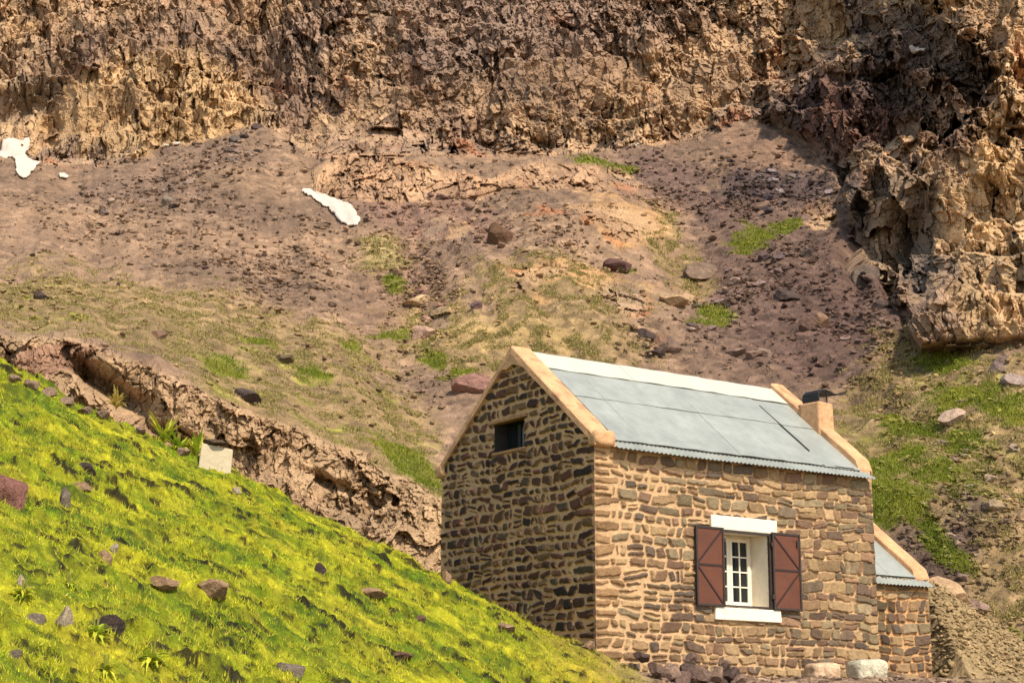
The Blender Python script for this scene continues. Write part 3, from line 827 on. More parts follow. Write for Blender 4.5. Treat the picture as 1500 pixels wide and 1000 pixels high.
def masonry(name, parent, W, zb, top, mapf, seed, rowh, wid, pal, mortar, gap, res=.014, jit=.25, aspect=.62, hole=None, cover=None, corner=True, extra=None, relief=.03, coursed=True, skew=1.0):
    """one wall: a fine sheet of rubble stones standing proud of their pointing"""
    r = np.random.default_rng(seed)
    ztop = max(top(s) for s in np.linspace(0, W, 60))
    seeds = []
    z = zb - .1; row = 0
    while z < ztop + .2:
        hgt = r.uniform(*rowh); s = -r.uniform(0, .4)
        while s < W + .3:
            w = r.uniform(*wid) * (.7 + .6 * r.random()) * (1 if r.random() > .25 else .5)
            cx, cz = s + w / 2, z + hgt / 2
            if w > .26 and r.random() < .12:
                seeds.append((cx, cz + hgt * .26)); seeds.append((cx + r.uniform(-.05, .05), cz - hgt * .26))
            else:
                seeds.append((cx + r.normal(0, jit * w * .3), cz + r.normal(0, jit * hgt * .55)))
            s += w
        z += hgt; row += 1
    seeds = np.array(seeds, f32); ns = len(seeds)
    nu = int(W / res) + 1
    us = np.linspace(0, W, nu)
    tops = np.array([top(s) for s in us]); zl = float(tops.min())
    nz = int((ztop - zb) / res) + 1
    if hole:
        for hv in (hole[0], hole[1]):
            us[np.argmin(abs(us - hv))] = hv
    tz = np.linspace(0, 1, nz)
    if ztop - zl < .05:
        zz0 = zb + tz * (zl - zb)
        if hole:
            for hv in (hole[2], hole[3]): zz0[np.argmin(abs(zz0 - hv))] = hv
        S, Zg = np.meshgrid(us, zz0)
    else:                                    # gable: even rows, clipped under the coping
        zz0 = zb + tz * (ztop - zb)
        if hole:
            for hv in (hole[2], hole[3]): zz0[np.argmin(abs(zz0 - hv))] = hv
        S, Zg = np.meshgrid(us, zz0)
    x = S.ravel().astype(f32); zq = Zg.ravel().astype(f32)
    wxx = x + .05 * fbm(x * 6, zq * 6, 0 * x + seed, 3, seed) + .07 * perlin(x * 1.3, zq * 1.3, 0 * x, seed + 9)
    wzz = zq + .036 * fbm(x * 6, zq * 7, 0 * x + seed, 3, seed + 5) + .05 * perlin(x * .9, zq * .9, 0 * x, seed + 11)
    if not coursed:
        best = np.zeros(len(x), np.int32); edge = np.full(len(x), 9, f32)
        A = np.array([aspect, 1.0], f32)
        sa = seeds * A
        order = np.argsort(seeds[:, 1])
        for c0 in range(0, len(x), 12000):
            pz = wzz[c0:c0 + 12000]; pxx = wxx[c0:c0 + 12000]
            near = np.nonzero((seeds[:, 1] > pz.min() - .5) & (seeds[:, 1] < pz.max() + .5))[0]
            p = np.stack([pxx, pz], 1) * A
            sn = sa[near]
            d2 = ((p[:, None, :] - sn[None]) ** 2).sum(2)
            kk = min(7, len(near) - 1)
            idx = np.argpartition(d2, kk, axis=1)[:, :kk + 1]
            dk = np.take_along_axis(d2, idx, 1)
            o = np.argsort(dk, 1); idx = np.take_along_axis(idx, o, 1); dk = np.take_along_axis(dk, o, 1)
            a = sn[idx[:, 0]]
            e = np.full(len(p), 9, f32)
            for j in range(1, kk + 1):
                b = sn[idx[:, j]]; ab = b - a; L = np.linalg.norm(ab, axis=1) + 1e-6
                e = np.minimum(e, (dk[:, j] - dk[:, 0]) / (2 * L))
            best[c0:c0 + 12000] = near[idx[:, 0]]; edge[c0:c0 + 12000] = e
    else:
        # coursed rubble: wavy beds, upright joints, some blocks split in two, every block a little askew
        zr = [zb - .12]
        while zr[-1] < ztop + .25: zr.append(zr[-1] + r.uniform(*rowh))
        zr = np.array(zr); wv = wzz + .03 * perlin(x * .8, zq * .4, 0 * x, seed + 70) + .016 * perlin(x * 3.5, zq * 2, 0 * x, seed + 71)
        ri = np.clip(np.searchsorted(zr, wv) - 1, 0, len(zr) - 2)
        best = np.zeros(len(x), np.int32); edge = np.zeros(len(x), f32); sl_ = []; cnt = 0
        for k in range(len(zr) - 1):
            js = [-.3, (.26, .46)[k % 2] * r.uniform(.8, 1.2)]
            while js[-1] < W + .4: js.append(js[-1] + r.uniform(*wid) * (1 if r.random() > .3 else .55))
            js = np.array(js); mk = np.nonzero(ri == k)[0]; nst = len(js) - 1
            xl = wxx[mk]; ci = np.clip(np.searchsorted(js, xl) - 1, 0, nst - 1)
            tl = r.normal(0, .09 * skew, nst); sk = r.normal(0, .3 * skew, nst); hb = zr[k + 1] - zr[k]
            split = (r.random(nst) < .22) & ((js[1:] - js[:-1]) > .2) & (hb > .13); sp_at = r.uniform(.4, .6, nst)
            xc = (js[ci] + js[ci + 1]) / 2; zc_ = (zr[k] + zr[k + 1]) / 2
            zl_ = wv[mk] + tl[ci] * (xl - xc); xl2 = xl + sk[ci] * (wv[mk] - zc_)
            shr = r.uniform(0, .015, (nst, 4)) * (r.random((nst, 4)) < .75)
            lo_, hi_ = zl_ - zr[k] - shr[ci, 0], zr[k + 1] - zl_ - shr[ci, 1]
            smid = zr[k] + hb * sp_at[ci]; up_ = zl_ > smid; s_ = split[ci]
            lo_ = np.where(s_ & up_, zl_ - smid, lo_); hi_ = np.where(s_ & ~up_, smid - zl_, hi_)
            ex_ = np.minimum(xl2 - js[ci] - shr[ci, 2], js[ci + 1] - xl2 - shr[ci, 3]); ez_ = np.minimum(lo_, hi_)
            kq = 110.0
            edge[mk] = -np.log(np.exp(-kq * np.clip(ex_, -.2, .5)) + np.exp(-kq * np.clip(ez_, -.2, .5))) / kq + .004
            best[mk] = cnt + ci * 2 + (s_ & up_)
            for q in range(nst):
                sl_ += [((js[q] + js[q + 1]) / 2, zc_), ((js[q] + js[q + 1]) / 2, zc_)]
            cnt += nst * 2
        seeds = np.array(sl_, f32); ns = cnt
    rs = r.random((ns, 6)).astype(f32)
    cv = cover(x, zq) if cover is not None else np.zeros(len(x), f32)
    gp = gap * (.55 + .9 * rs[best, 0]) + cv + .008 * fbm(x * 16, zq * 16, 0 * x, 2, seed + 3)
    st = sstep(0, .010, edge - gp)
    body = sstep(0, .022, edge - gp)
    face = (rs[best, 1] - .4) * .02 + (rs[best, 2] - .5) * .25 * (wxx - seeds[best, 0]) + (rs[best, 3] - .5) * .35 * (wzz - seeds[best, 1])
    d = st * (.016 + relief * .6 * body + face * body) + .005 * fbm(x * 12, zq * 12, 0 * x, 3, seed + 30) + st * .006 * fbm(x * 28, zq * 28, 0 * x, 2, seed + 40)
    d = np.clip(d, -.006, .06)
    ez = (.014 + .012 * perlin(zq * 5, 0 * zq, 0 * zq, 77)) if corner else np.zeros(len(x))
    we = np.maximum(sstep(.014, 0, x), sstep(W - .014, W, x))
    d = d * (1 - we) + ez * we
    if hole:                                  # straight arrises round the opening
        dx = np.maximum(np.maximum(hole[0] - x, x - hole[1]), 0); dzh = np.maximum(np.maximum(hole[2] - zq, zq - hole[3]), 0)
        d = d * sstep(0, .03, np.hypot(dx, dzh))
    side = np.where(x < W / 2, -1, 1) * we * ez
    pal = np.array([tone(c) for c in pal]); wts = r.choice(len(pal), ns)
    sc = pal[wts] * (.8 + .4 * rs[:, 4:5])
    if extra is not None: sc = extra(seeds, sc)
    scv = sc[best] * (1 + .35 * fbm(x * 11, zq * 14, 0 * x, 3, seed + 50))[:, None]
    mo = np.array(tone(mortar))[None] * (1 + .22 * fbm(x * 2.2, zq * 2.2, 0 * x, 4, seed + 60))[:, None] * (1 + .15 * fbm(x * 20, zq * 20, 0 * x, 2, seed + 61))[:, None]
    stc = sstep(.002, .008, edge - gp)[:, None]
    col = np.clip((mo * (1 - stc) + scv * stc) * K_ALB, .008, .7)
    verts = mapf(x + side, zq, d)
    zc = (Zg[:-1, :-1] + Zg[1:, 1:]) / 2; scn = (S[:-1, :-1] + S[1:, 1:]) / 2
    keep = zc < np.interp(scn, us, tops)
    if hole:
        keep &= ~((scn > hole[0]) & (scn < hole[1]) & (zc > hole[2]) & (zc < hole[3]))
    me = np_mesh(name, verts, grid_faces(len(zz0), len(us), keep), col)
    o = link(name, me, M_STONE, parent)
    return o


def f_front(x, z, d): return np.stack([x, -d, z], 1)
def f_gable(x, z, d): return np.stack([-d, x, z], 1)
def f_right(x, z, d): return np.stack([HL + d, x, z], 1)
def f_back(x, z, d): return np.stack([x, HWD + d, z], 1)


WIN = (2.54, 3.53, 2.12, 3.30)
ATT = (1.80, 2.62, 4.64, 5.12)
PAL_F = [(154, 126, 92), (142, 114, 84), (130, 102, 80), (120, 103, 82), (166, 138, 100), (138, 121, 92), (110, 90, 74), (146, 115, 88), (148, 129, 100), (104, 90, 77), (176, 146, 108)]
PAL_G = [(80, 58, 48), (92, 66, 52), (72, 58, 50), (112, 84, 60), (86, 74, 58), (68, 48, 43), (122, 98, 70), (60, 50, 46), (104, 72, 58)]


def cover_front(x, z):
    a = .016 * sstep(2.4, .2, x) + .012 * sstep(.1, .4, fbm(x * .9, z * .9, 0 * x, 3, 401)) - .009 * sstep(3.2, 5, x)
    a = a + .014 * sstep(4.2, 4.4, z)
    b = .05 * np.exp(-((x - 3.0) / .9) ** 2 - ((z - 3.4) / .22) ** 2)
    return np.clip(a + b, -.006, .07).astype(f32)


def quoin(seeds, sc):
    w = (seeds[:, 0] < .45)[:, None]
    sc = np.where(w, np.array(tone((150, 118, 84)))[None] * (.8 + .4 * np.random.default_rng(5).random((len(sc), 1))), sc)
    return sc


masonry('wall', HOUSE, HL, .55, lambda s: 4.48, f_front, 21, (.08, .21), (.12, .52), PAL_F, (206, 170, 128), .005, hole=WIN, cover=cover_front, extra=quoin, relief=.03)
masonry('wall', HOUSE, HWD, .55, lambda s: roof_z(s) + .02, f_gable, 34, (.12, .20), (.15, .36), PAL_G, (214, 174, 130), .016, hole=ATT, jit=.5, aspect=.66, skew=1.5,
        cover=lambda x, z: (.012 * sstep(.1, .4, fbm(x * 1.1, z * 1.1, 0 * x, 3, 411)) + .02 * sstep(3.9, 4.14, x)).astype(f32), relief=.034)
masonry('wall', HOUSE, HWD, .55, lambda s: roof_z(s) + .02, f_right, 45, (.12, .2), (.2, .42), PAL_F, (222, 174, 120), .010, res=.03)
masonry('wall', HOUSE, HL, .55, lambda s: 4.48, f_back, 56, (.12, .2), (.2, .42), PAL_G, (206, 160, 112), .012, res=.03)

# ---- roof: sheet metal laid in plates over a corrugated eave strip
def slab(mb, x0, x1, ya, yb, up, th=.008, flip=False, nseg=24, sag=.004, ph=0.0):
    """a roof plate between two distances up the front slope, lifted 'up' above the roof line"""
    n = Vector((0, -TH, 1)).normalized()
    rows = []
    for (y, z) in ((ya, EZ + TH * ya), (yb, EZ + TH * yb)):
        for dlt in (0, th):
            rr = []
            for i in range(nseg + 1):
                x = x0 + (x1 - x0) * i / nseg
                w = up + dlt + sag * math.sin(x * 9 + ph + y * 2) * (1 if y == ya else .6)
                p = [x, y + n.y * w, z + n.z * w]
                if flip: p[1] = HWD - p[1]
                rr.append(p)
            rows.append(rr)
    A0, A1, B0, B1 = rows
    vs = A0 + A1 + B0 + B1; k = nseg + 1; fs = []
    for i in range(nseg):
        fs += [(k + i, k + i + 1, 3 * k + i + 1, 3 * k + i), (i + 1, i, 2 * k + i, 2 * k + i + 1), (i, i + 1, k + i + 1, k + i), (2 * k + i + 1, 2 * k + i, 3 * k + i, 3 * k + i + 1)]
    fs += [(0, k, 3 * k, 2 * k), (nseg, 2 * k + nseg, 3 * k + nseg, k + nseg)]
    mb.add(vs, fs)


X0, X1 = .34, 5.74
rf = MB()
rr = random.Random(3)
xs_ = [X0 - .02, 1.02, 2.06, 3.0, 3.96, 4.86, X1 + .02]
for i in range(6):
    for (ya, yb, u0) in ((-.005, 1.06, .022), (1.02, HWD / 2, .034)):
        up = u0 + rr.uniform(-.002, .003) - (.014 if i == 5 else 0)
        slab(rf, xs_[i] + (.0 if i else 0), xs_[i + 1] + (.012 if i < 4 else -.012 if i == 4 else 0), ya + rr.uniform(-.004, .004), yb, up + .0022 * (i % 2), ph=i * 1.3)
slab(rf, X0 - .02, X1 + .02, -.15, HWD / 2, .0, flip=True)
roof = rf.build('roof', M_METAL, HOUSE)
# corrugated strip under the lower edge
nx = 620
xx = np.linspace(X0 + .0, 5.93, nx)
n_ = np.array([0, -TH, 1]) / math.hypot(1, TH)
rows_ = []
for (y, up) in ((-.19, .03), (-.09, .01), (.12, .0), (.12, -.006), (-.09, .004), (-.19, .024)):
    w = up - .014 + .011 * np.sin(xx * 2 * np.pi / .088) + .004 * np.sin(xx * 1.7)
    yy = y + .006 * np.sin(xx * 2.3 + 1) * (y < -.1)
    rows_.append(np.stack([xx, yy + n_[1] * w, EZ + TH * yy + n_[2] * w], 1))
V = np.concatenate(rows_ + [rows_[0]])
me = np_mesh('eave_sheet', V, grid_faces(7, nx))
link('eave_sheet', me, M_METAL, roof)
M_SEAM = material('grey_seam_line', base=(.10, .095, .085), rough=.8, noise=[(14, .5, 1.6)])
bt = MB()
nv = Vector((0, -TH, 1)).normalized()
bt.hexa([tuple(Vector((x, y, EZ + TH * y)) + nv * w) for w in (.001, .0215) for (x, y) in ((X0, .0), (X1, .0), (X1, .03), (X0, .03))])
bt.build('eave_gap_shade', M_DARKSTEEL, roof)  # dark strip added for the gap shadow and rusty edge below the sheets
for (xa, ya_, xb, yb_, w0) in ((4.865, 1.50, 4.885, .34, .036), (X0 + .03, 1.64, X0 + .05, .03, .040)):  # thin grey strips laid over the dark gaps beside the sheets
    sm = MB()
    sm.hexa([tuple(Vector((x, y, EZ + TH * y)) + nv * (w0 + dw)) for dw in (-.01, .016) for (x, y) in ((xa - .005, ya_), (xa + .005, ya_), (xb + .005, yb_), (xb - .005, yb_))])
    sm.build('seam_strip', M_SEAM, roof)
# ridge cap: folded sheet both sides
rc = MB()
for (xa, xb, lift) in ((X0 - .005, 2.2, .052), (2.16, 4.0, .058), (3.96, X1 + .005, .052)):
    slab(rc, xa, xb, HWD / 2 - .40, HWD / 2 + .012, lift, .007, sag=.005)
    slab(rc, xa, xb, HWD / 2 - .40, HWD / 2 + .012, lift, .007, flip=True, sag=.005)
rc.build('ridge_cap', M_CAP, roof)

def coping(x0, x1, top, bot, name='coping', y0=-.1, y1=HWD + .1, ridge=HWD / 2, zf=roof_z, parent=HOUSE, mat=M_PLASTER, seed=1, half=False):
    """plastered wall head following the roof slope, wobbling like hand-laid plaster"""
    r = np.random.default_rng(seed)
    n = 64
    ys = np.unique(np.concatenate([np.linspace(y0, y1, n), [ridge] if not half else []]))
    prof = [(x0, bot), (x0 + .004, top - .03), (x0 + .03, top - .003), ((x0 + x1) / 2, top + .006), (x1 - .03, top - .003), (x1 - .004, top - .03), (x1, bot), ((x0 + x1) / 2, bot)]
    vs = []; k = len(prof)
    for q, y in enumerate(ys):
        zr = zf(y)
        endr = min(1, .35 + min(y - y0, y1 - y) / .07) if not half else min(1, .35 + (y - y0) / .07)
        for j, (px_, pz_) in enumerate(prof):
            wob = .012 * float(perlin(np.array([y * 3.1]), np.array([j * .7]), np.array([seed * 1.3]), seed)[0])
            zz = bot + (pz_ - bot) * (endr if pz_ > bot else 1)
            vs.append((px_ + wob, y, zr + zz + wob * .8))
    m = len(ys); fs = []
    for i in range(m - 1):
        for j in range(k):
            fs.append((i * k + j, i * k + (j + 1) % k, (i + 1) * k + (j + 1) % k, (i + 1) * k + j))
    fs.append(tuple(range(k))[::-1]); fs.append(tuple((m - 1) * k + j for j in range(k)))
    mb = MB(); mb.add(vs, fs)
    return mb.build(name, mat, parent)


cp1 = coping(-.075, .345, .115, -.03, seed=2)
cp2 = coping(5.735, 6.065, .17, -.04, seed=5, y0=.01)
# kneeler lump at the foot of the near coping, plaster spandrel at its apex
def lump(name, c, s, parent, mat, seed):
    import bmesh
    bm = bmesh.new(); bmesh.ops.create_cube(bm, size=2)
    bmesh.ops.subdivide_edges(bm, edges=bm.edges[:], cuts=7, use_grid_fill=True)
    for v in bm.verts:
        p = v.co; l = (abs(p.x) ** 4 + abs(p.y) ** 4 + abs(p.z) ** 4) ** .25
        p = p / l
        w = 1 + .10 * float(perlin(np.array([p.x * 1.6]), np.array([p.y * 1.6]), np.array([p.z * 1.6]), seed)[0])
        v.co = Vector((c[0] + p.x * s[0] * w, c[1] + p.y * s[1] * w, c[2] + p.z * s[2] * w))
    me = bpy.data.meshes.new(name); bm.to_mesh(me); bm.free()
    me.polygons.foreach_set('use_smooth', np.ones(len(me.polygons), bool))
    return link(name, me, mat, parent)


lump('kneeler', (.125, -.02, EZ - .0), (.20, .14, .13), cp1, M_PLASTER, 3)
lump('kneeler', (.125, HWD + .02, EZ - .0), (.20, .14, .13), cp1, M_PLASTER, 4)
sp_ = MB()
ap = HWD / 2; az_ = roof_z(ap)
pts2 = [(ap - .34, az_ - .31), (ap - .20, az_ - .25), (ap - .03, az_ - .21), (ap + .12, az_ - .27), (ap + .25, az_ - .25), (ap + .34, az_ - .31), (ap, az_ + .04)]
sp_.add([(-.07, y, z) for y, z in pts2] + [(.05, y, z) for y, z in pts2], [tuple(range(7)), tuple(range(13, 6, -1))] + [(i, (i + 1) % 7 + 0, (i + 1) % 7 + 7, i + 7)[::-1] for i in range(7)])
sp_.build('apex_plaster', M_PLASTER, cp1)

# ---- chimney with its bent metal cowl
ch = MB()
cx0, cx1, cy0, cy1 = 5.70, 6.10, .86, 1.36
zt = 5.88
ch.hexa([(cx0, cy0, 4.9), (cx1, cy0, 4.9), (cx1, cy1, 4.9), (cx0, cy1, 4.9), (cx0 + .015, cy0 + .015, zt), (cx1 - .02, cy0 + .015, zt - .015), (cx1 - .02, cy1 - .02, zt), (cx0 + .015, cy1 - .02, zt + .01)])
chim = ch.build('chimney', M_PLASTER, HOUSE, bevel=.035)
cw = MB()
prof = [(-.13, .0), (-.15, .08), (-.13, .16), (-.06, .225), (.04, .25), (.16, .235), (.28, .20), (.40, .215)]
ccx = (cx0 + cx1) / 2
def cwp(k, y, t): return (ccx + prof[k][0] + (.02 * math.sin(k * 2.1) if y < 1.1 else 0), y, zt + prof[k][1] - t - (.015 if y < 1.0 and k > 3 else 0))
n1 = len(prof); y0c, y1c = cy0 + .06, cy1 - .05
vs = [cwp(k, y0c, 0) for k in range(n1)] + [cwp(k, y1c, 0) for k in range(n1)] + [(p[0] + .022, p[1], p[2] - .02) for p in [cwp(k, y0c, 0) for k in range(n1)] + [cwp(k, y1c, 0) for k in range(n1)]]
fs = []
for i in range(n1 - 1):
    fs += [(i, i + 1, n1 + i + 1, n1 + i), (2 * n1 + i + 1, 2 * n1 + i, 3 * n1 + i, 3 * n1 + i + 1), (i + 1, i, 2 * n1 + i, 2 * n1 + i + 1), (n1 + i, n1 + i + 1, 3 * n1 + i + 1, 3 * n1 + i)]
fs += [(0, n1, 3 * n1, 2 * n1), (n1 - 1, 3 * n1 - 1, 4 * n1 - 1, 2 * n1 + n1 - 1)]
cw.add(vs, fs)
for (lx, ly, hh) in ((ccx + .10, cy0 + .09, .24), (ccx + .10, cy1 - .09, .235)):
    cw.box(lx - .009, lx + .009, ly - .009, ly + .009, zt - .03, zt + hh - .02)
cw.build('cowl', M_BLACK, chim)

# ---- front window
WN = MB(); x0, x1, z0, z1 = WIN; dp = .43
WN.box(x0 - .02, x0, -.004, dp, z0 - .02, z1 + .02); WN.box(x1, x1 + .02, -.004, dp, z0 - .02, z1 + .02)
WN.box(x0, x1, -.002, dp, z1, z1 + .02); WN.box(x0, x1, -.002, dp, z0 - .02, z0)
window = WN.build('window', M_WHITE, HOUSE, bevel=.004)
fr = MB()
yb0, yb1 = dp - .05, dp + .01
fr.box(x0, x0 + .05, yb0, yb1, z0, z1); fr.box(x1 - .05, x1, yb0, yb1, z0, z1)
fr.box(x0 + .05, x1 - .05, yb0, yb1, z1 - .05, z1); fr.box(x0 + .05, x1 - .05, yb0, yb1, z0, z0 + .05)
fr.build('frame', M_WHITE, window, bevel=.006)
for (a, b) in ((x0 + .053, (x0 + x1) / 2 - .003), ((x0 + x1) / 2 + .003, x1 - .053)):
    s = MB(); y0_, y1_ = dp - .075, dp - .035
    za, zb_ = z0 + .053, z1 - .053
    s.box(a, a + .055, y0_, y1_, za, zb_); s.box(b - .055, b, y0_, y1_, za, zb_)
    s.box(a + .055, b - .055, y0_ + .002, y1_, za, za + .06); s.box(a + .055, b - .055, y0_ + .002, y1_, zb_ - .055, zb_)
    mid = (a + b) / 2
    s.box(mid - .012, mid + .012, y0_ + .006, y1_, za + .06, zb_ - .055)
    hgt = (zb_ - .055 - za - .06)
    for k in (1, 2, 3):
        zz = za + .06 + hgt * k / 4
        s.box(a + .055, mid - .012, y0_ + .008, y1_, zz - .011, zz + .011); s.box(mid + .012, b - .055, y0_ + .008, y1_, zz - .011, zz + .011)
    s.build('sash', M_WHITE, window)
    g = MB(); g.box(a + .03, b - .03, dp - .05, dp - .044, za + .03, zb_ - .03)
    g.build('pane', M_GLASS, window)
li = MB(); li.box(2.29, 3.71, -.062, .1, 3.315, 3.535); li.build('lintel', M_WHITE, window, bevel=.012)
si = MB(); si.hexa([(2.32, -.075, 1.90), (3.74, -.075, 1.90), (3.74, .1, 1.90), (2.32, .1, 1.90), (2.33, -.07, 2.095), (3.73, -.07, 2.095), (3.73, .1, 2.105), (2.33, .1, 2.105)])
si.build('sill', M_WHITE, window, bevel=.014)
ir = MB()
ir.box(x0 - .03, x1 + .03, -.055, -.022, z1 - .022, z1 + .012); ir.box(x0, x1, -.05, -.022, z0 - .004, z0 + .02)
ir.box(x0 - .022, x0 + .004, -.055, -.022, z0 - .01, z1 - .022); ir.box(x1 - .006, x1 + .03, -.058, -.022, z0 - .01, z1 - .022)
ir.build('iron_frame', M_DARKSTEEL, window)


def shutter(xa, xb, mirror):
    """steel shutter swung back against the wall: plate, rim, middle rail and two diagonals"""
    za, zb_ = 2.10, 3.34
    s = MB(); s.box(xa + .02, xb - .02, -.082, -.07, za + .02, zb_ - .02)
    sh = s.build('shutter', M_RUST, HOUSE)
    f = MB(); t0, t1 = -.098, -.055; w = .034
    f.box(xa, xa + w, t0, t1, za, zb_); f.box(xb - w, xb, t0, t1, za, zb_)
    f.box(xa + w, xb - w, t0 + .002, t1, za, za + w); f.box(xa + w, xb - w, t0 + .002, t1, zb_ - w, zb_)
    f.build('rim', M_DARKSTEEL, sh, bevel=.003)
    br = MB(); zm = (za + zb_) / 2 + .02
    br.box(xa + w, xb - w, -.093, -.082, zm - .016, zm + .016)
    outer, inner = (xa + w, xb - w) if not mirror else (xb - w, xa + w)
    br.bar((inner, -.0885, zb_ - w - .01), (outer, -.0885, zm + .025), .026, .011)
    br.bar((outer, -.0872, zm - .025), (inner, -.0872, za + w + .01), .026, .011)
    br.build('brace', M_DARKSTEEL if False else M_BRACE, sh)
    for zh in (za + .2, zb_ - .2):
        hx = xb if not mirror else xa
        h = MB(); h.box(hx - .03, hx + .03, -.104, -.03, zh - .035, zh + .035)
        h.build('hinge', M_DARKSTEEL, sh, bevel=.008)
    return sh


M_BRACE = material('brown_steel_bars', base=tone((70, 38, 30)) * .4, rough=.55, spec=.4, noise=[(20, .75, 1.2)])
shutter(1.93, 2.515, False)['label'] = 'left red brown steel shutter with diagonal bars'
shutter(3.565, 4.19, True)['label'] = 'right red brown steel shutter with diagonal bars'
for sh in HOUSE.children:
    if sh.name.startswith('shutter') and sh['label'].startswith('right'):
        b = MB(); b.box(4.10, 4.135, -.112, -.098, 3.12, 3.24); b.build('latch', M_DARKSTEEL, sh)

# ---- attic opening in the gable
ya, yb, za, zb_ = ATT
aw = MB()
aw.box(0, .32, ya - .03, ya, za, zb_); aw.box(0, .32, yb, yb + .03, za, zb_); aw.box(.0, .32, ya, yb, za - .03, za); aw.box(.0, .32, ya, yb, zb_, zb_ + .03)
attic = aw.build('attic_window', M_DARKWOOD, HOUSE)
g = MB(); g.box(.26, .27, ya, yb, za, zb_); g.build('pane', M_GLASS, attic)
g = MB(); g.box(.18, .22, ya + .34, ya + .42, za, zb_ - .05); g.box(.18, .22, ya + .02, ya + .08, za, zb_); g.build('frame', M_DARKWOOD, attic)
g = MB(); g.hexa([(-.045, ya - .1, zb_ - .0), (.1, ya - .1, zb_ - .0), (.1, yb + .12, zb_ - .012), (-.045, yb + .12, zb_ - .012), (-.045, ya - .1, zb_ + .055), (.1, ya - .1, zb_ + .055), (.1, yb + .12, zb_ + .04), (-.045, yb + .12, zb_ + .04)])
g.build('lintel', M_WOOD, attic, bevel=.006)
g = MB(); g.box(-.035, .1, ya - .06, yb + .2, za - .05, za - .0015); g.build('sill', M_STONE_PLAIN if 'M_STONE_PLAIN' in globals() else M_WOOD, attic, bevel=.01)

# ---- lean-to annex on the far end
AX0, AX1, AY = 6.03, 7.54, .22
def an_z(y): return 2.80 + .80 * (y - AY)
def f_an(x, z, d): return np.stack([AX0 + x, AY - d, z], 1)
def f_anr(x, z, d): return np.stack([AX1 + d, AY + x, z], 1)
def darker_low_left(seeds, sc):  # stones low on the left end are darker
    dk = (seeds[:, 0] < .42 + .3 * np.random.default_rng(9).random(len(seeds))) & (seeds[:, 1] < 2.45)
    sc = sc.copy(); sc[dk] *= .42
    return sc
annex = empty('annex'); annex.parent = HOUSE
masonry('annex_wall', annex, AX1 - AX0, .5, lambda s: 2.80, f_an, 67, (.12, .22), (.22, .42), PAL_F, (206, 160, 112), .008, extra=darker_low_left, jit=.4)
masonry('annex_wall', annex, 3.6, .5, lambda s: an_z(AY + s) + .02, f_anr, 71, (.12, .22), (.22, .42), PAL_F, (222, 174, 120), .010, res=.03)
ar = MB()
n2 = Vector((0, -.80, 1)).normalized()
def aslab(xa, xb, y0, y1, up, th=.008):
    vs = []
    for y in (y0, y1):
        for x in (xa, xb):
            for dlt in (0, th):
                w = up + dlt; vs.append((x, y + n2.y * w, an_z(y) + n2.z * w))
    # order: (y0,xa,0)(y0,xa,1)(y0,xb,0)(y0,xb,1)(y1,...)
    ar.hexa([vs[0], vs[2], vs[6], vs[4], vs[1], vs[3], vs[7], vs[5]])
aslab(AX0 + .005, AX0 + .56, AY - .0, AY + 3.5, .03); aslab(AX0 + .55, AX1 - .30, AY - .005, AY + 3.5, .034)
aroof = ar.build('annex_roof', M_METAL, annex)
nx = 150; xx = np.linspace(AX0 + .03, AX1 + .01, nx); rows_ = []
nn2 = np.array(n2)
for (y, up) in ((AY - .17, 0), (AY + .1, 0), (AY + .1, -.006), (AY - .17, -.006)):
    w = up + .0 + .011 * np.sin(xx * 2 * np.pi / .088)
    rows_.append(np.stack([xx, y + nn2[1] * w, an_z(y) + nn2[2] * w], 1))
link('eave_sheet', np_mesh('eave_sheet', np.concatenate(rows_ + [rows_[0]]), grid_faces(5, nx)), M_METAL, aroof)
coping(AX1 - .32, AX1 + .05, .17, -.02, name='annex_coping', y0=AY - .02, y1=AY + 3.6, zf=an_z, parent=annex, seed=8, half=True)
# ================================================================== rocks
M_ROCK = {}
def rockmat(c):
    key = tuple(c)
    if key not in M_ROCK:
        M_ROCK[key] = material('rock_%s' % ('tan' if c[0] > 170 else 'brown' if c[0] > 120 else 'dark'), base=tuple(np.array(tone(c)) * K_ALB), rough=.92,
                               noise=[(2.2, .7, 1.25), (11, .72, 1.28)], bump=[(5, .08, 7), (22, .02, 5)], spots=[(5, .6, tuple(np.array(tone([min(255, k * 1.2) for k in c])) * K_ALB), .5)])
    return M_ROCK[key]


def ico(sub):
    import bmesh
    bm = bmesh.new(); bmesh.ops.create_icosphere(bm, subdivisions=sub, radius=1)
    v = np.array([p.co[:] for p in bm.verts]); f = np.array([[q.index for q in p.verts] for p in bm.faces]); bm.free()
    return v, f


ICO = {s: ico(s) for s in (1, 2, 3, 4)}


def rock_shape(seed, sub=4, flat=1.0):
    """angular stone: a ball cut by random planes, then roughened; fits in a unit cube, base at z = -0.5"""
    r = np.random.default_rng(seed)
    v, f = ICO[sub]; v = v.copy()
    for _ in range(15):
        n = r.normal(0, 1, 3); n /= np.linalg.norm(n); dlim = r.uniform(.42, .8)
        t = v @ n
        v = v - n[None] * np.clip(t - dlim, 0, None)[:, None]
    if sub >= 3:
        nn = v / (np.linalg.norm(v, axis=1, keepdims=True) + 1e-6)
        dd = .10 * fbm(v[:, 0] * 2.2 + seed, v[:, 1] * 2.2, v[:, 2] * 2.2, 4, seed)
        v = v + nn * dd[:, None]
    mn, mx = v.min(0), v.max(0)
    v = (v - (mn + mx) / 2) / (mx - mn)
    return v, f


ROCK_ME = []
for s in range(12):
    v, f = rock_shape(900 + s, 4)
    ROCK_ME.append(np_mesh('rock', v, f))


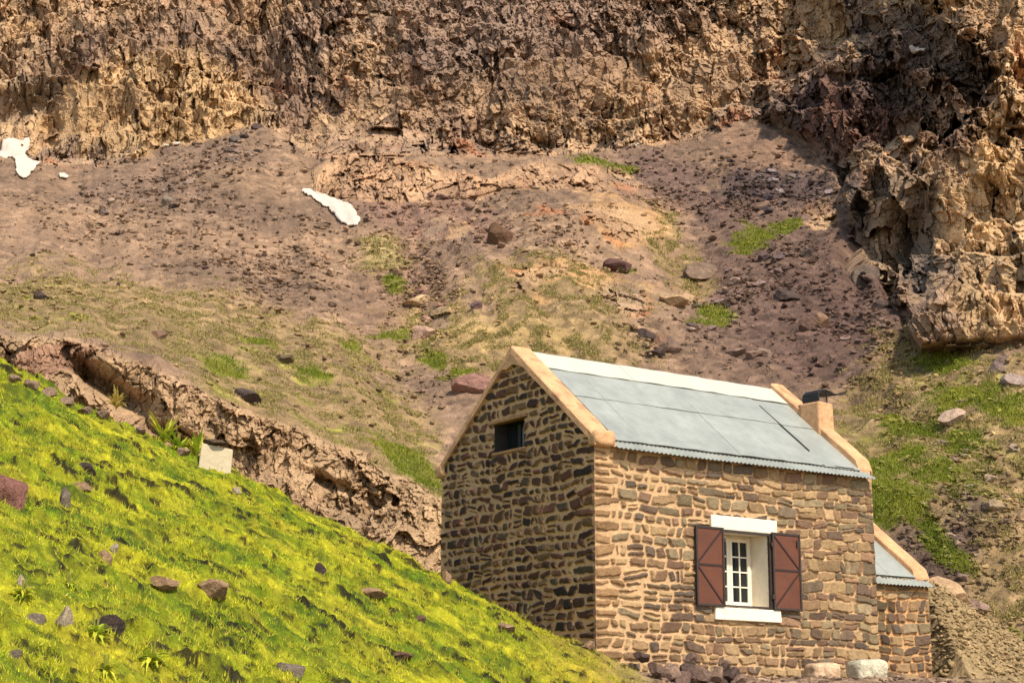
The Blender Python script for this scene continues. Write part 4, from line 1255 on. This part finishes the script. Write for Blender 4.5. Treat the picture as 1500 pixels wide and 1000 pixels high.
def rock_at(p, size, c, label, group=None, cat='rock', name='rock', rot=None, sink=.3, tilt=0.0, variant=None):
    me = ROCK_ME[variant if variant is not None else random.randrange(12)].copy()
    me.materials.clear()
    o = link(name, me, rockmat(c))
    o.rotation_euler = (random.uniform(-.15, .15), tilt + random.uniform(-.1, .1), random.uniform(-.4, .4) if rot is None else rot)
    o.scale = size
    o.location = (p[0], p[1], p[2] + size[2] * (.5 - sink))
    return tag(o, label, cat, group)


TAN, PALE, BRN, DRK, RED, PUR, GRY = (186, 150, 116), (212, 190, 160), (140, 108, 86), (86, 72, 66), (150, 104, 92), (120, 94, 92), (150, 134, 118)
# rocks on the meadow: photo position of the foot centre, width and height in photo pixels
MEADOW = [
    (12, 742, 58, 48, RED, 'large reddish boulder at the left edge of the meadow'),
    (126, 696, 30, 20, DRK, 'small dark rock in the upper left of the green meadow'),
    (95, 748, 24, 36, GRY, 'upright grey stone standing in grass right of the large reddish boulder'),
    (118, 720, 36, 14, TAN, 'flat tan stone lying in grass above the upright grey stone'),
    (152, 826, 24, 20, TAN, 'small pinkish tan rock in the middle of the left meadow'),
    (167, 808, 14, 13, PALE, 'tiny whitish stone just above the small pinkish tan rock'),
    (240, 862, 46, 18, TAN, 'flat tan rock half buried in turf in the meadow centre'),
    (314, 874, 52, 24, TAN, 'pointed orange tan rock sticking out of the turf beside the flat tan rock'),
    (158, 926, 44, 24, DRK, 'dark grey rock in the lower left meadow'),
    (93, 922, 26, 34, PALE, 'pale leaning slab of stone left of the dark grey rock'),
    (50, 914, 34, 16, GRY, 'grey stone sunk in grass near the lower left corner'),
    (33, 862, 18, 22, PALE, 'pale narrow stone beside a yellow plant at the left edge'),
    (425, 992, 44, 22, GRY, 'grey rock at the bottom edge of the meadow'),
    (545, 874, 46, 14, TAN, 'low tan stone in the turf left of the dark gable'),
    (742, 924, 30, 12, TAN, 'small buff stone in yellow turf below the gable corner'),
    (346, 722, 15, 9, PALE, 'tiny pale stone right of the white stone slab'),
    (470, 842, 20, 18, DRK, 'small dark stone in a hollow of the meadow'),
    (614, 912, 22, 12, BRN, 'small brown stone in the hollow below the gable'),
    (655, 856, 15, 22, TAN, 'small upright stone at the far foot of the gable wall'),
    (590, 966, 30, 12, BRN, 'brown stone near the bottom of the meadow, nearest the house'),
    (20, 965, 26, 14, GRY, 'grey stone in the bottom left corner of the picture'),
    (860, 950, 24, 12, TAN, 'buff stone at the near corner of the house'),
]
for k, (px, row, w, hgt, c, lab) in enumerate(MEADOW):
    p = hit_ground(px, row - hgt * .25)
    if p is None: continue
    s = p[1] / HY
    rock_at(p, (w * s * 1.0, w * s * .85, hgt * s * 1.45), c, lab, None, 'rock' if w > 30 else 'stone', sink=.44, variant=k % 12)

# edge stones along the crest above the left meadow
CREST = [(20, 553, 22, 14), (45, 562, 26, 16), (70, 573, 24, 16), (96, 585, 22, 14), (122, 598, 26, 12), (268, 660, 22, 14), (150, 606, 24, 14), (205, 628, 20, 12)]
for (px, row, w, hgt) in CREST:
    p = hit_ground(px, row + 9, 20)
    if p is None: p = at(px, row + 8, 27.6)
    s = p[1] / HY
    rock_at((p[0], p[1] + .05, p[2] + .04), (w * s * .95, w * s * .8, hgt * s * 1.1), (176, 146, 122), 'pinkish grey stone along the crest of the meadow below the outcrop', 'crest stones', 'stone', sink=.25)

# heap of dark stones and two dressed blocks at the foot of the front wall
HEAP = [(962, 980, 24, 20), (985, 985, 26, 22), (1008, 982, 28, 24), (1030, 986, 26, 22), (1050, 990, 24, 22), (1070, 993, 26, 20), (1000, 999, 24, 18), (1026, 1001, 26, 18), (1050, 1004, 26, 18), (975, 999, 22, 18), (1082, 1003, 22, 14),
        (940, 968, 22, 12), (1012, 972, 18, 16), (1062, 982, 18, 16)]
for k, (px, row, w, hgt) in enumerate(HEAP):
    p = at(px, row - 2, 26.75 + (0.35 if k in (11, 12, 13) else 0) + (k % 3) * .07)
    i, j = ground_at(p[0], p[1]); p[2] = max(p[2], GZ[i, j]) if k > 10 else GZ[i, j] + (.06 if k < 6 else 0)
    s = p[1] / HY
    rock_at(p, (w * s * 1.15, w * s, hgt * s * 1.3), [(138, 112, 98), (168, 138, 118), (108, 88, 80)][k % 3], 'purple grey stone in the heap at the foot of the front wall', 'stones heaped by the front wall', 'stone', sink=.25)
for (px, row, w, hgt, c, lab) in [(1271, 1002, 56, 30, (206, 196, 170), 'squarish pale grey block at the foot of the front wall by the annex'),
                                  (1205, 1004, 50, 24, (214, 180, 146), 'flat pinkish buff block on the gravel left of the pale grey block')]:
    p = at(px, row, 28.6); i, j = ground_at(p[0], p[1]); p[2] = GZ[i, j] - .02; s = p[1] / HY
    import bmesh
    o = lump('block', (0, 0, 0), (w * s / 2, w * s * .38, hgt * s / 2 * 1.2), None, rockmat(c), 5 + w)
    o.location = (p[0], p[1], p[2] + hgt * s * .55); o.rotation_euler = (.03, -.05, .35)
    tag(o, lab, 'stone block')

# ---- boulders on the mountain side
FAR = [
    (732, 356, 38, 32, (112, 84, 64), 'dark brown angular boulder beside the yellow patch in mid slope'),
    (695, 450, 18, 14, PUR, 'small round purple brown boulder alone on dry turf above the roof ridge'),
    (1025, 409, 50, 24, (132, 110, 92), 'long grey brown boulder right of the ochre knoll'),
    (1152, 442, 38, 16, DRK, 'flat dark boulder on purple scree above the chimney'),
    (1182, 486, 26, 22, (112, 88, 76), 'left boulder of the brown pair above the chimney'),
    (1203, 482, 26, 24, (148, 116, 92), 'right, paler boulder of the brown pair above the chimney'),
    (946, 500, 26, 20, DRK, 'dark boulder at the left of the cluster above the roof'),
    (984, 513, 40, 24, (130, 106, 92), 'largest grey boulder of the cluster above the roof'),
    (966, 498, 24, 16, BRN, 'brown boulder at the top of the cluster above the roof'),
    (960, 524, 30, 14, DRK, 'low dark boulder at the bottom of the cluster above the roof'),
    (1078, 518, 32, 12, (146, 120, 104), 'flat pale brown boulder on brown scree above the ridge'),
    (1102, 525, 22, 10, (150, 122, 108), 'left boulder of the small pale pair above the far coping'),
    (1119, 522, 24, 12, (164, 138, 122), 'right boulder of the small pale pair above the far coping'),
    (1393, 617, 44, 24, (190, 162, 138), 'pale pinkish boulder among green turf right of the chimney'),
    (1484, 569, 38, 18, (164, 144, 132), 'pale grey boulder at the right edge below the cliff'),
    (1462, 556, 24, 16, (132, 112, 104), 'grey boulder left of the pale one at the right edge'),
    (1468, 541, 24, 14, (140, 118, 108), 'small grey boulder above the two at the right edge'),
    (1382, 645, 22, 9, (176, 150, 128), 'small pale boulder below the pinkish one in the turf'),
    (1433, 893, 30, 18, (178, 148, 130), 'pinkish boulder on the scree right of the annex'),
    (1460, 746, 40, 18, (170, 146, 118), 'tan boulder beside the dark gully at the right'),
    (1487, 662, 20, 10, (190, 168, 146), 'small pale boulder near the right edge above the dark gully'),
    (645, 293, 16, 8, PALE, 'white topped boulder under the small cliff step'),
    (255, 311, 18, 7, DRK, 'small black boulder on the grey scree at upper left'),
    (174, 342, 16, 6, DRK, 'thin dark boulder on the left scree slope'),
    (245, 303, 18, 14, GRY, 'grey boulder above the small black one on the left scree'),
    (354, 204, 20, 9, DRK, 'dark boulder at the tip of the scree cone'),
    (376, 190, 18, 9, DRK, 'topmost dark boulder where scree meets the cliff'),
    (344, 214, 22, 10, (110, 98, 90), 'grey boulder just below the tip of the scree cone'),
    (688, 582, 58, 26, (152, 114, 102), 'reddish boulder left of the gable apex'),
    (360, 588, 46, 20, DRK, 'dark slab of rock above the outcrop at left'),
    (415, 535, 30, 12, (116, 100, 76), 'brown boulder in mossy turf above the outcrop'),
    (60, 449, 24, 14, DRK, 'dark boulder at the upper left edge of the dry turf'),
    (230, 500, 24, 12, BRN, 'brown boulder on dry turf left of centre'),
    (610, 452, 44, 18, (204, 172, 132), 'pale tan boulder in the stony gully left of the roof'),
    (620, 500, 34, 22, (180, 146, 124), 'pinkish boulder lower in the stony gully left of the roof'),
    (986, 450, 44, 18, (184, 152, 116), 'buff boulder on the slope below the long grey brown boulder'),
    (905, 398, 44, 18, (104, 76, 70), 'dark red rock below the ochre knoll'),
    (1180, 376, 22, 16, DRK, 'black rock at the foot of the right hand cliff'),
    (1258, 392, 44, 34, (112, 96, 84), 'angular grey brown block fallen at the foot of the right hand cliff'),
    (1290, 452, 30, 12, DRK, 'dark slab below the right hand cliff'),
    (1500, 760, 24, 20, TAN, 'tan boulder cut by the right edge of the picture'),
    (1385, 900, 76, 58, (188, 154, 118), 'big rounded tan boulder behind the annex'),
]
for k, (px, row, w, hgt, c, lab) in enumerate(FAR):
    p = on_slope(px, row - 2)
    s = p[1] / HY
    if px == 1385: p = at(px, row, 36.2); s = p[1] / HY
    rock_at(p, (w * s * 1.08, w * s * .8, hgt * s * 1.35), c, lab, None, 'boulder', 'boulder', sink=.26, tilt=random.uniform(-.2, .2), variant=(k * 5) % 12)

# lesser stones one could still count, by zone (alike within a zone)
ZONES = [
    ('grey brown stone in the boulder trail on the left scree cone', 'stones of the left scree cone', [(250, 265, 110, 22, -20, 26), (350, 225, 36, 22, 0, 16)], (6, 16), [(96, 82, 76), (126, 108, 96), (150, 128, 110)]),
    ('small stone on the bare brown scree below the left snow patch', 'stones of the brown scree', [(380, 380, 110, 50, 10, 26), (90, 390, 110, 30, 8, 14)], (5, 12), [(96, 76, 70), (140, 112, 96)]),
    ('dark stone in the black boulder field under the gorge', 'stones of the black boulder field', [(1130, 275, 80, 28, 0, 34)], (7, 18), [(70, 62, 64), (92, 82, 82), (124, 110, 108)]),
    ('stone in the boulder train running down from the gorge to the roof', 'stones of the right boulder train', [(1120, 400, 70, 22, -35, 26), (1040, 450, 50, 24, -20, 14)], (7, 20), [(90, 76, 74), (124, 104, 96), (148, 124, 110)]),
    ('stone in the rocky gully left of the roof', 'stones of the middle gully', [(620, 450, 28, 60, -15, 26), (680, 300, 70, 24, 10, 18)], (7, 20), [(150, 118, 98), (112, 86, 78), (190, 154, 122)]),
    ('stone on the purple scree below the right hand cliff', 'stones under the right cliff', [(1260, 490, 60, 44, 20, 26)], (6, 18), [(104, 84, 80), (136, 112, 102)]),
    ('pale stone strewn over the slope right of the house', 'stones right of the house', [(1430, 760, 70, 110, 10, 34), (1350, 600, 70, 50, 0, 12)], (7, 20), [(168, 144, 122), (138, 116, 102), (196, 170, 138)]),
]
for lab, grp, areas, (wa, wb), pal in ZONES:
    for (cx, cy, rx, ry, an, n) in areas:
        for _ in range(n):
            u = random.gauss(0, .55) * rx; v_ = random.gauss(0, .55) * ry; a = math.radians(an)
            px, row = cx + u * math.cos(a) - v_ * math.sin(a), cy + u * math.sin(a) + v_ * math.cos(a)
            if 640 < px < 1290 and row > 545 - 0: continue
            if px > 1495 or px < 5: continue
            p = on_slope(px, row); s = p[1] / HY
            w = wa + (wb - wa) * random.random() ** 2.2
            rock_at(p, (w * s * random.uniform(.9, 1.3), w * s, w * s * random.uniform(.5, .85)), tuple(min(225, int(q_ * 1.22)) for q_ in random.choice(pal)), lab, grp, 'stone', 'stone', sink=.25)

# everything smaller: one mass of rubble
def rubble(name, label, n, sub_k, fn, cols):
    base = [rock_shape(1500 + k, sub_k) for k in range(10)]
    P_, S_, C_ = fn(n)
    n = len(P_); V_, F_, K_ = [], [], []
    off = 0; r = np.random.default_rng(77)
    var = r.integers(0, 10, n)
    for k in range(10):
        idx = np.nonzero(var == k)[0]
        if len(idx) == 0: continue
        bv, bf = base[k]; nv = len(bv)
        a = r.uniform(0, 2 * np.pi, len(idx)); ca, sa = np.cos(a), np.sin(a)
        sc = S_[idx][:, None] * np.stack([r.uniform(.8, 1.5, len(idx)), r.uniform(.8, 1.3, len(idx)), r.uniform(.45, .95, len(idx))], 1)
        q = bv[None] * sc[:, None, :]
        x = q[:, :, 0] * ca[:, None] - q[:, :, 1] * sa[:, None]; y = q[:, :, 0] * sa[:, None] + q[:, :, 1] * ca[:, None]
        q = np.stack([x, y, q[:, :, 2] + sc[:, None, 2] * .22], 2) + P_[idx][:, None, :]
        V_.append(q.reshape(-1, 3)); K_.append(np.repeat(C_[idx], nv, 0))
        F_.append((bf[None] + (np.arange(len(idx)) * nv)[:, None, None] + off).reshape(-1, 3)); off += nv * len(idx)
    me = np_mesh(name, np.concatenate(V_), np.concatenate(F_), np.concatenate(K_))
    return tag(link(name, me, M_SLOPE), label, 'rubble', kind='stuff')


dens = .10 * scree * (1 - .85 * np.clip(green, 0, 1))
def dadd(cx, cy, rx, ry, an, a):
    global dens
    dens = dens + a * gauss(cx, cy, rx, ry, an) * scree
for a in [(250, 265, 130, 28, -18, .9), (340, 360, 230, 50, 10, .8), (420, 440, 90, 40, 35, 1.0), (1130, 280, 110, 36, 0, 2.2), (1110, 410, 110, 30, -35, 1.6), (620, 450, 50, 100, -15, 1.5), (680, 300, 120, 36, 10, 1.0),
          (960, 270, 80, 30, 25, 1.2), (1260, 490, 110, 60, 15, 1.2), (1430, 760, 110, 160, 10, 1.3), (1300, 590, 60, 40, 0, 1.0), (60, 450, 110, 26, 0, .9), (860, 370, 90, 30, 15, .7), (940, 490, 30, 30, 0, 1.2)]:
    dadd(*a)
dens = dens * (.35 + 1.3 * sstep(-.2, .25, w3)) * (.3 + sstep(-.3, .2, w2))
vis = (PX > -80) & (PX < 1580) & (ROW > 150) & (ROW < 1000) & ~((PX > 650) & (PX < 1280) & (ROW > 560)) & ~((PX < 640) & (ROW > OT[None, :] + 20))
dens = dens * vis
# the sheet is sampled finely everywhere near the frame, so grid density stands for solid angle
cum = np.cumsum(dens.ravel()); cum /= cum[-1]
def fn_r(n):
    r = np.random.default_rng(5)
    k = np.searchsorted(cum, r.random(n)); i, j = np.unravel_index(k, dens.shape)
    p = HP[i, j] + np.stack([r.normal(0, .03, n), r.normal(0, .15, n), 0 * r.random(n)], 1)
    s = HP[i, j, 1] / HY * (1.6 + 7.5 * r.random(n) ** 4.5) * 1.1
    bc = colr_[i, j]
    m_ = r.random(n)
    dark = r.random((n, 1))
    c = bc * np.where(dark < .22, .78, np.where(dark < .72, 1.0, 1.35)) * r.uniform(.8, 1.2, (n, 1))
    return p, s, np.clip(c, .01, .6)
rubble('scree', 'loose rubble strewn over the brown scree slopes', 26000, 2, fn_r, None)
def fn_b(n):
    r = np.random.default_rng(6)
    x = r.uniform(.9, 11, n); y = r.uniform(24.5, 36, n); hf = n // 2; x[:hf] = r.uniform(6.6, 10.8, hf); y[:hf] = r.uniform(31.6, 36, hf); i, j = ground_at(x, y)
    lx = (x - HC[0]) * UR[0] + (y - HC[1]) * UR[1]; ly = (x - HC[0]) * VL[0] + (y - HC[1]) * VL[1]
    ok = ~((lx > -.05) & (lx < 7.6) & (ly > -.02)) & (grassy[i, j] < .6)
    x, y, i, j = x[ok], y[ok], i[ok], j[ok]; n = len(x)
    s = .014 + .10 * r.random(n) ** 5
    c = np.clip(gc[i, j] * r.uniform(.6, 1.25, (n, 1)), .01, .6)
    return np.stack([x, y, GZ[i, j]], 1), s, c
rubble('gravel', 'gravel and pebbles on the bench in front of the house', 16000, 2, fn_b, None)

# ================================================================== snow
M_SNOW = material('old_snow', base=(.53, .45, .37), rough=.7, noise=[(1.5, .9, 1.05), (9, .94, 1.04)], bump=[(2.5, .05, 5)], spots=[(1.4, .63, (.45, .36, .28), .5)])
SNOW = [
    ('broad snow patch at the left edge under the cliff', [(-30, 205), (0, 205), (20, 204), (45, 203), (42, 216), (36, 230), (48, 238), (60, 242), (48, 252), (40, 262), (30, 262), (24, 252), (22, 240), (12, 232), (4, 224), (-30, 222)]),
    ('curved snow tongue below the small cliff step', [(441, 282), (452, 281), (468, 286), (488, 292), (506, 300), (518, 310), (528, 328), (526, 337), (510, 336), (496, 326), (482, 308), (464, 294), (448, 288)]),
    ('thin sliver of snow at the foot of the cliff', [(232, 216), (250, 211), (271, 210), (262, 214), (240, 218)]),
    ('tiny snow scrap right of the broad left snow patch', [(86, 255), (94, 253), (104, 257), (96, 260), (88, 259)]),
    ('small snow wedge high in the gorge at upper right', [(1327, 70), (1334, 72), (1345, 78), (1358, 80), (1354, 85), (1338, 82), (1330, 78)]),
    ('tiny snow speck on the skyline of the gorge', [(1250, 4), (1254, 6), (1259, 12), (1254, 11)]),
    ('tiny snow speck at the foot of the middle cliff', [(927, 217), (934, 215), (940, 218), (932, 220)]),
]
HPb = np.stack([blur(HP[:, :, i], 6) for i in range(3)], 2)
for lab, poly in SNOW:
    poly = np.array(poly, float)
    x0, y0 = poly.min(0) - 3; x1, y1 = poly.max(0) + 3
    stp = .8
    gx_ = np.arange(x0, x1 + stp, stp); gy_ = np.arange(y0, y1 + stp, stp)
    A, B = np.meshgrid(gx_, gy_)
    jn = perlin(A * .14, B * .14, 0 * A, 61) * 3.4 + perlin(A * .4, B * .4, 0 * A, 62) * 1.4
    ins = inpoly(A + jn, B + jn[::-1] * .6, poly)
    fj = np.interp(A, h_px, np.arange(NC)); fi = np.interp(B, h_row, np.arange(NR))
    j0 = fj.astype(int); i0 = fi.astype(int); tj = (fj - j0)[..., None]; ti = (fi - i0)[..., None]
    q = (HPb[i0, j0] * (1 - tj) * (1 - ti) + HPb[i0, j0 + 1] * tj * (1 - ti) + HPb[i0 + 1, j0] * (1 - tj) * ti + HPb[i0 + 1, j0 + 1] * tj * ti)
    nn = N0[i0, j0]
    soft = blur(ins.astype(float), 3)[..., None]
    q = q + nn * ((.35 if poly[:, 0].min() > 1200 else .06) + .05 * soft)
    keep = ins[:-1, :-1] & ins[1:, 1:]
    faces = grid_faces(len(gy_), len(gx_), keep)
    used = np.unique(faces); remap = np.full(q.shape[0] * q.shape[1], -1); remap[used] = np.arange(len(used))
    if len(used) < 4: continue
    o = link('snow_patch', np_mesh('snow_patch', q.reshape(-1, 3)[used], remap[faces], smooth=True), M_SNOW)
    sd2 = o.modifiers.new('thickness', 'SOLIDIFY'); sd2.thickness = .08; sd2.offset = 0
    tag(o, lab, 'snow patch')

# ================================================================== white slab and plants on the crest
p = hit_ground(314, 688, 20); p = p if p is not None else at(314, 688, 27.6)
s = p[1] / HY
M_SLAB = material('whitewashed_stone', base=tone((230, 212, 176)) * .58, rough=.85, noise=[(5, .85, 1.06), (25, .93, 1.05)], bump=[(14, .012, 5)], spots=[(6, .62, tuple(tone((196, 160, 112)) * .7), .6)])
sl = MB(); w = 50 * s
sl.hexa([(-w / 2, 0, -.25), (w / 2, .02, -.3), (w / 2, .14, -.3), (-w / 2, .12, -.25), (-w / 2 + .02, .0, .36), (w / 2 - .0, .02, .30), (w / 2, .13, .30), (-w / 2 + .02, .12, .36)])
o = sl.build('stone_slab', M_SLAB, None, bevel=.02); o.location = (p[0], p[1], p[2] + .05); o.rotation_euler = (-.12, .06, .12)
tag(o, 'squarish whitewashed stone slab standing on the meadow crest', 'stone slab')
rock_at((p[0] - .02, p[1] + .1, p[2] + .40), (.38, .3, .09), (116, 94, 74), 'flat brown stone lying on top of the whitewashed slab', None, 'stone', sink=.1, variant=3)

M_PLANT = leaf_material('plant_leaves', .6, .35)
def plant(p, h, nleaf, label, seed, cols, group=None, spread=.7, erect=.5, wid=.05, cat='plant', stalks=True):
    """rosette of arching, toothed leaves around a short stem"""
    r = np.random.default_rng(seed)
    root = empty('leafy_plant', p); tag(root, label, cat, group)
    V_, F_, C_ = [], [], []; off = 0
    for k in range(nleaf):
        a = r.uniform(0, 2 * np.pi); ln = h * r.uniform(.6, 1.15); er = erect * r.uniform(.5, 1.4)
        n = 9; dirh = np.array([math.cos(a), math.sin(a), 0]); sdv = np.array([-math.sin(a), math.cos(a), 0])
        c = np.array(cols[r.integers(len(cols))]); c = tone(c) * K_ALB * 1.3 * r.uniform(.8, 1.15)
        z0_ = r.uniform(0, .25) * h
        for i in range(n):
            t = i / (n - 1)
            ctr = dirh * ln * spread * t + np.array([0, 0, z0_ + ln * (er * t * 1.6 - .75 * t * t * (1.3 - er))])
            ww = wid * h / .4 * (math.sin(math.pi * min(1, .12 + t * .9)) ** .8) * (1.25 if i % 2 else .7) * (1 - .55 * t)
            V_ += [ctr - sdv * ww + np.array([0, 0, .25 * ww]), ctr - np.array([0, 0, .2 * ww]), ctr + sdv * ww + np.array([0, 0, .25 * ww])]
            C_ += [c * .95, c, c * 1.05]
        for i in range(n - 1):
            b = off + i * 3
            F_ += [(b, b + 1, b + 4, b + 3), (b + 1, b + 2, b + 5, b + 4)]
        off += n * 3
    lf = link('leaf', np_mesh('leaf', np.array(V_), np.array(F_), np.array(C_)), M_PLANT, root); lf.name = 'leaves'
    if stalks:
        mb = MB()
        for k in range(3):
            a = r.uniform(0, 6.28); t = Vector((math.cos(a) * .12 * h, math.sin(a) * .12 * h, h * r.uniform(.7, 1.0)))
            mb.bar((0, 0, -.02), t, .012, .012, (.3, 1, .2))
        mb.build('stem', M_STEM, root)
    return root
M_STEM = material('plant_stem', base=tone((150, 150, 60)) * .6, rough=.7)
YG = [(196, 196, 62), (168, 182, 52), (214, 202, 84), (146, 166, 50)]
PL = [
    (240, 652, 46, 30, 'tall yellow green plant on the crest, leftmost of the clump by the slab', .95),
    (262, 664, 44, 30, 'yellow green plant in the middle of the clump left of the slab', .8),
    (288, 668, 40, 26, 'yellow green plant touching the left side of the whitewashed slab', .9),
    (222, 974, 56, 26, 'pale yellow green rosette plant at the bottom of the meadow', .55),
    (36, 876, 46, 24, 'yellow green plant at the left edge of the meadow', .55),
    (140, 935, 52, 26, 'yellow green plant in the lower left meadow between rocks', .6),
    (345, 690, 24, 18, 'small green plant at the right side of the whitewashed slab', .7),
    (170, 592, 34, 30, 'dry yellow tuft below the mouth of the outcrop', .9),
    (155, 985, 40, 20, 'low yellow green plant at the bottom edge of the meadow', .5),
    (100, 860, 34, 18, 'small yellow green plant beside tan turf at left', .5),
]
for k, (px, row, hpx, n, lab, er) in enumerate(PL):
    p = hit_ground(px, row, 9, 29)
    if p is None: p = at(px, row + 6, 27.7)
    plant(p, hpx * p[1] / HY * .75, n, lab, 500 + k, YG if 'dry' not in lab else [(214, 190, 110), (190, 160, 80)], erect=er * .75, spread=.8)
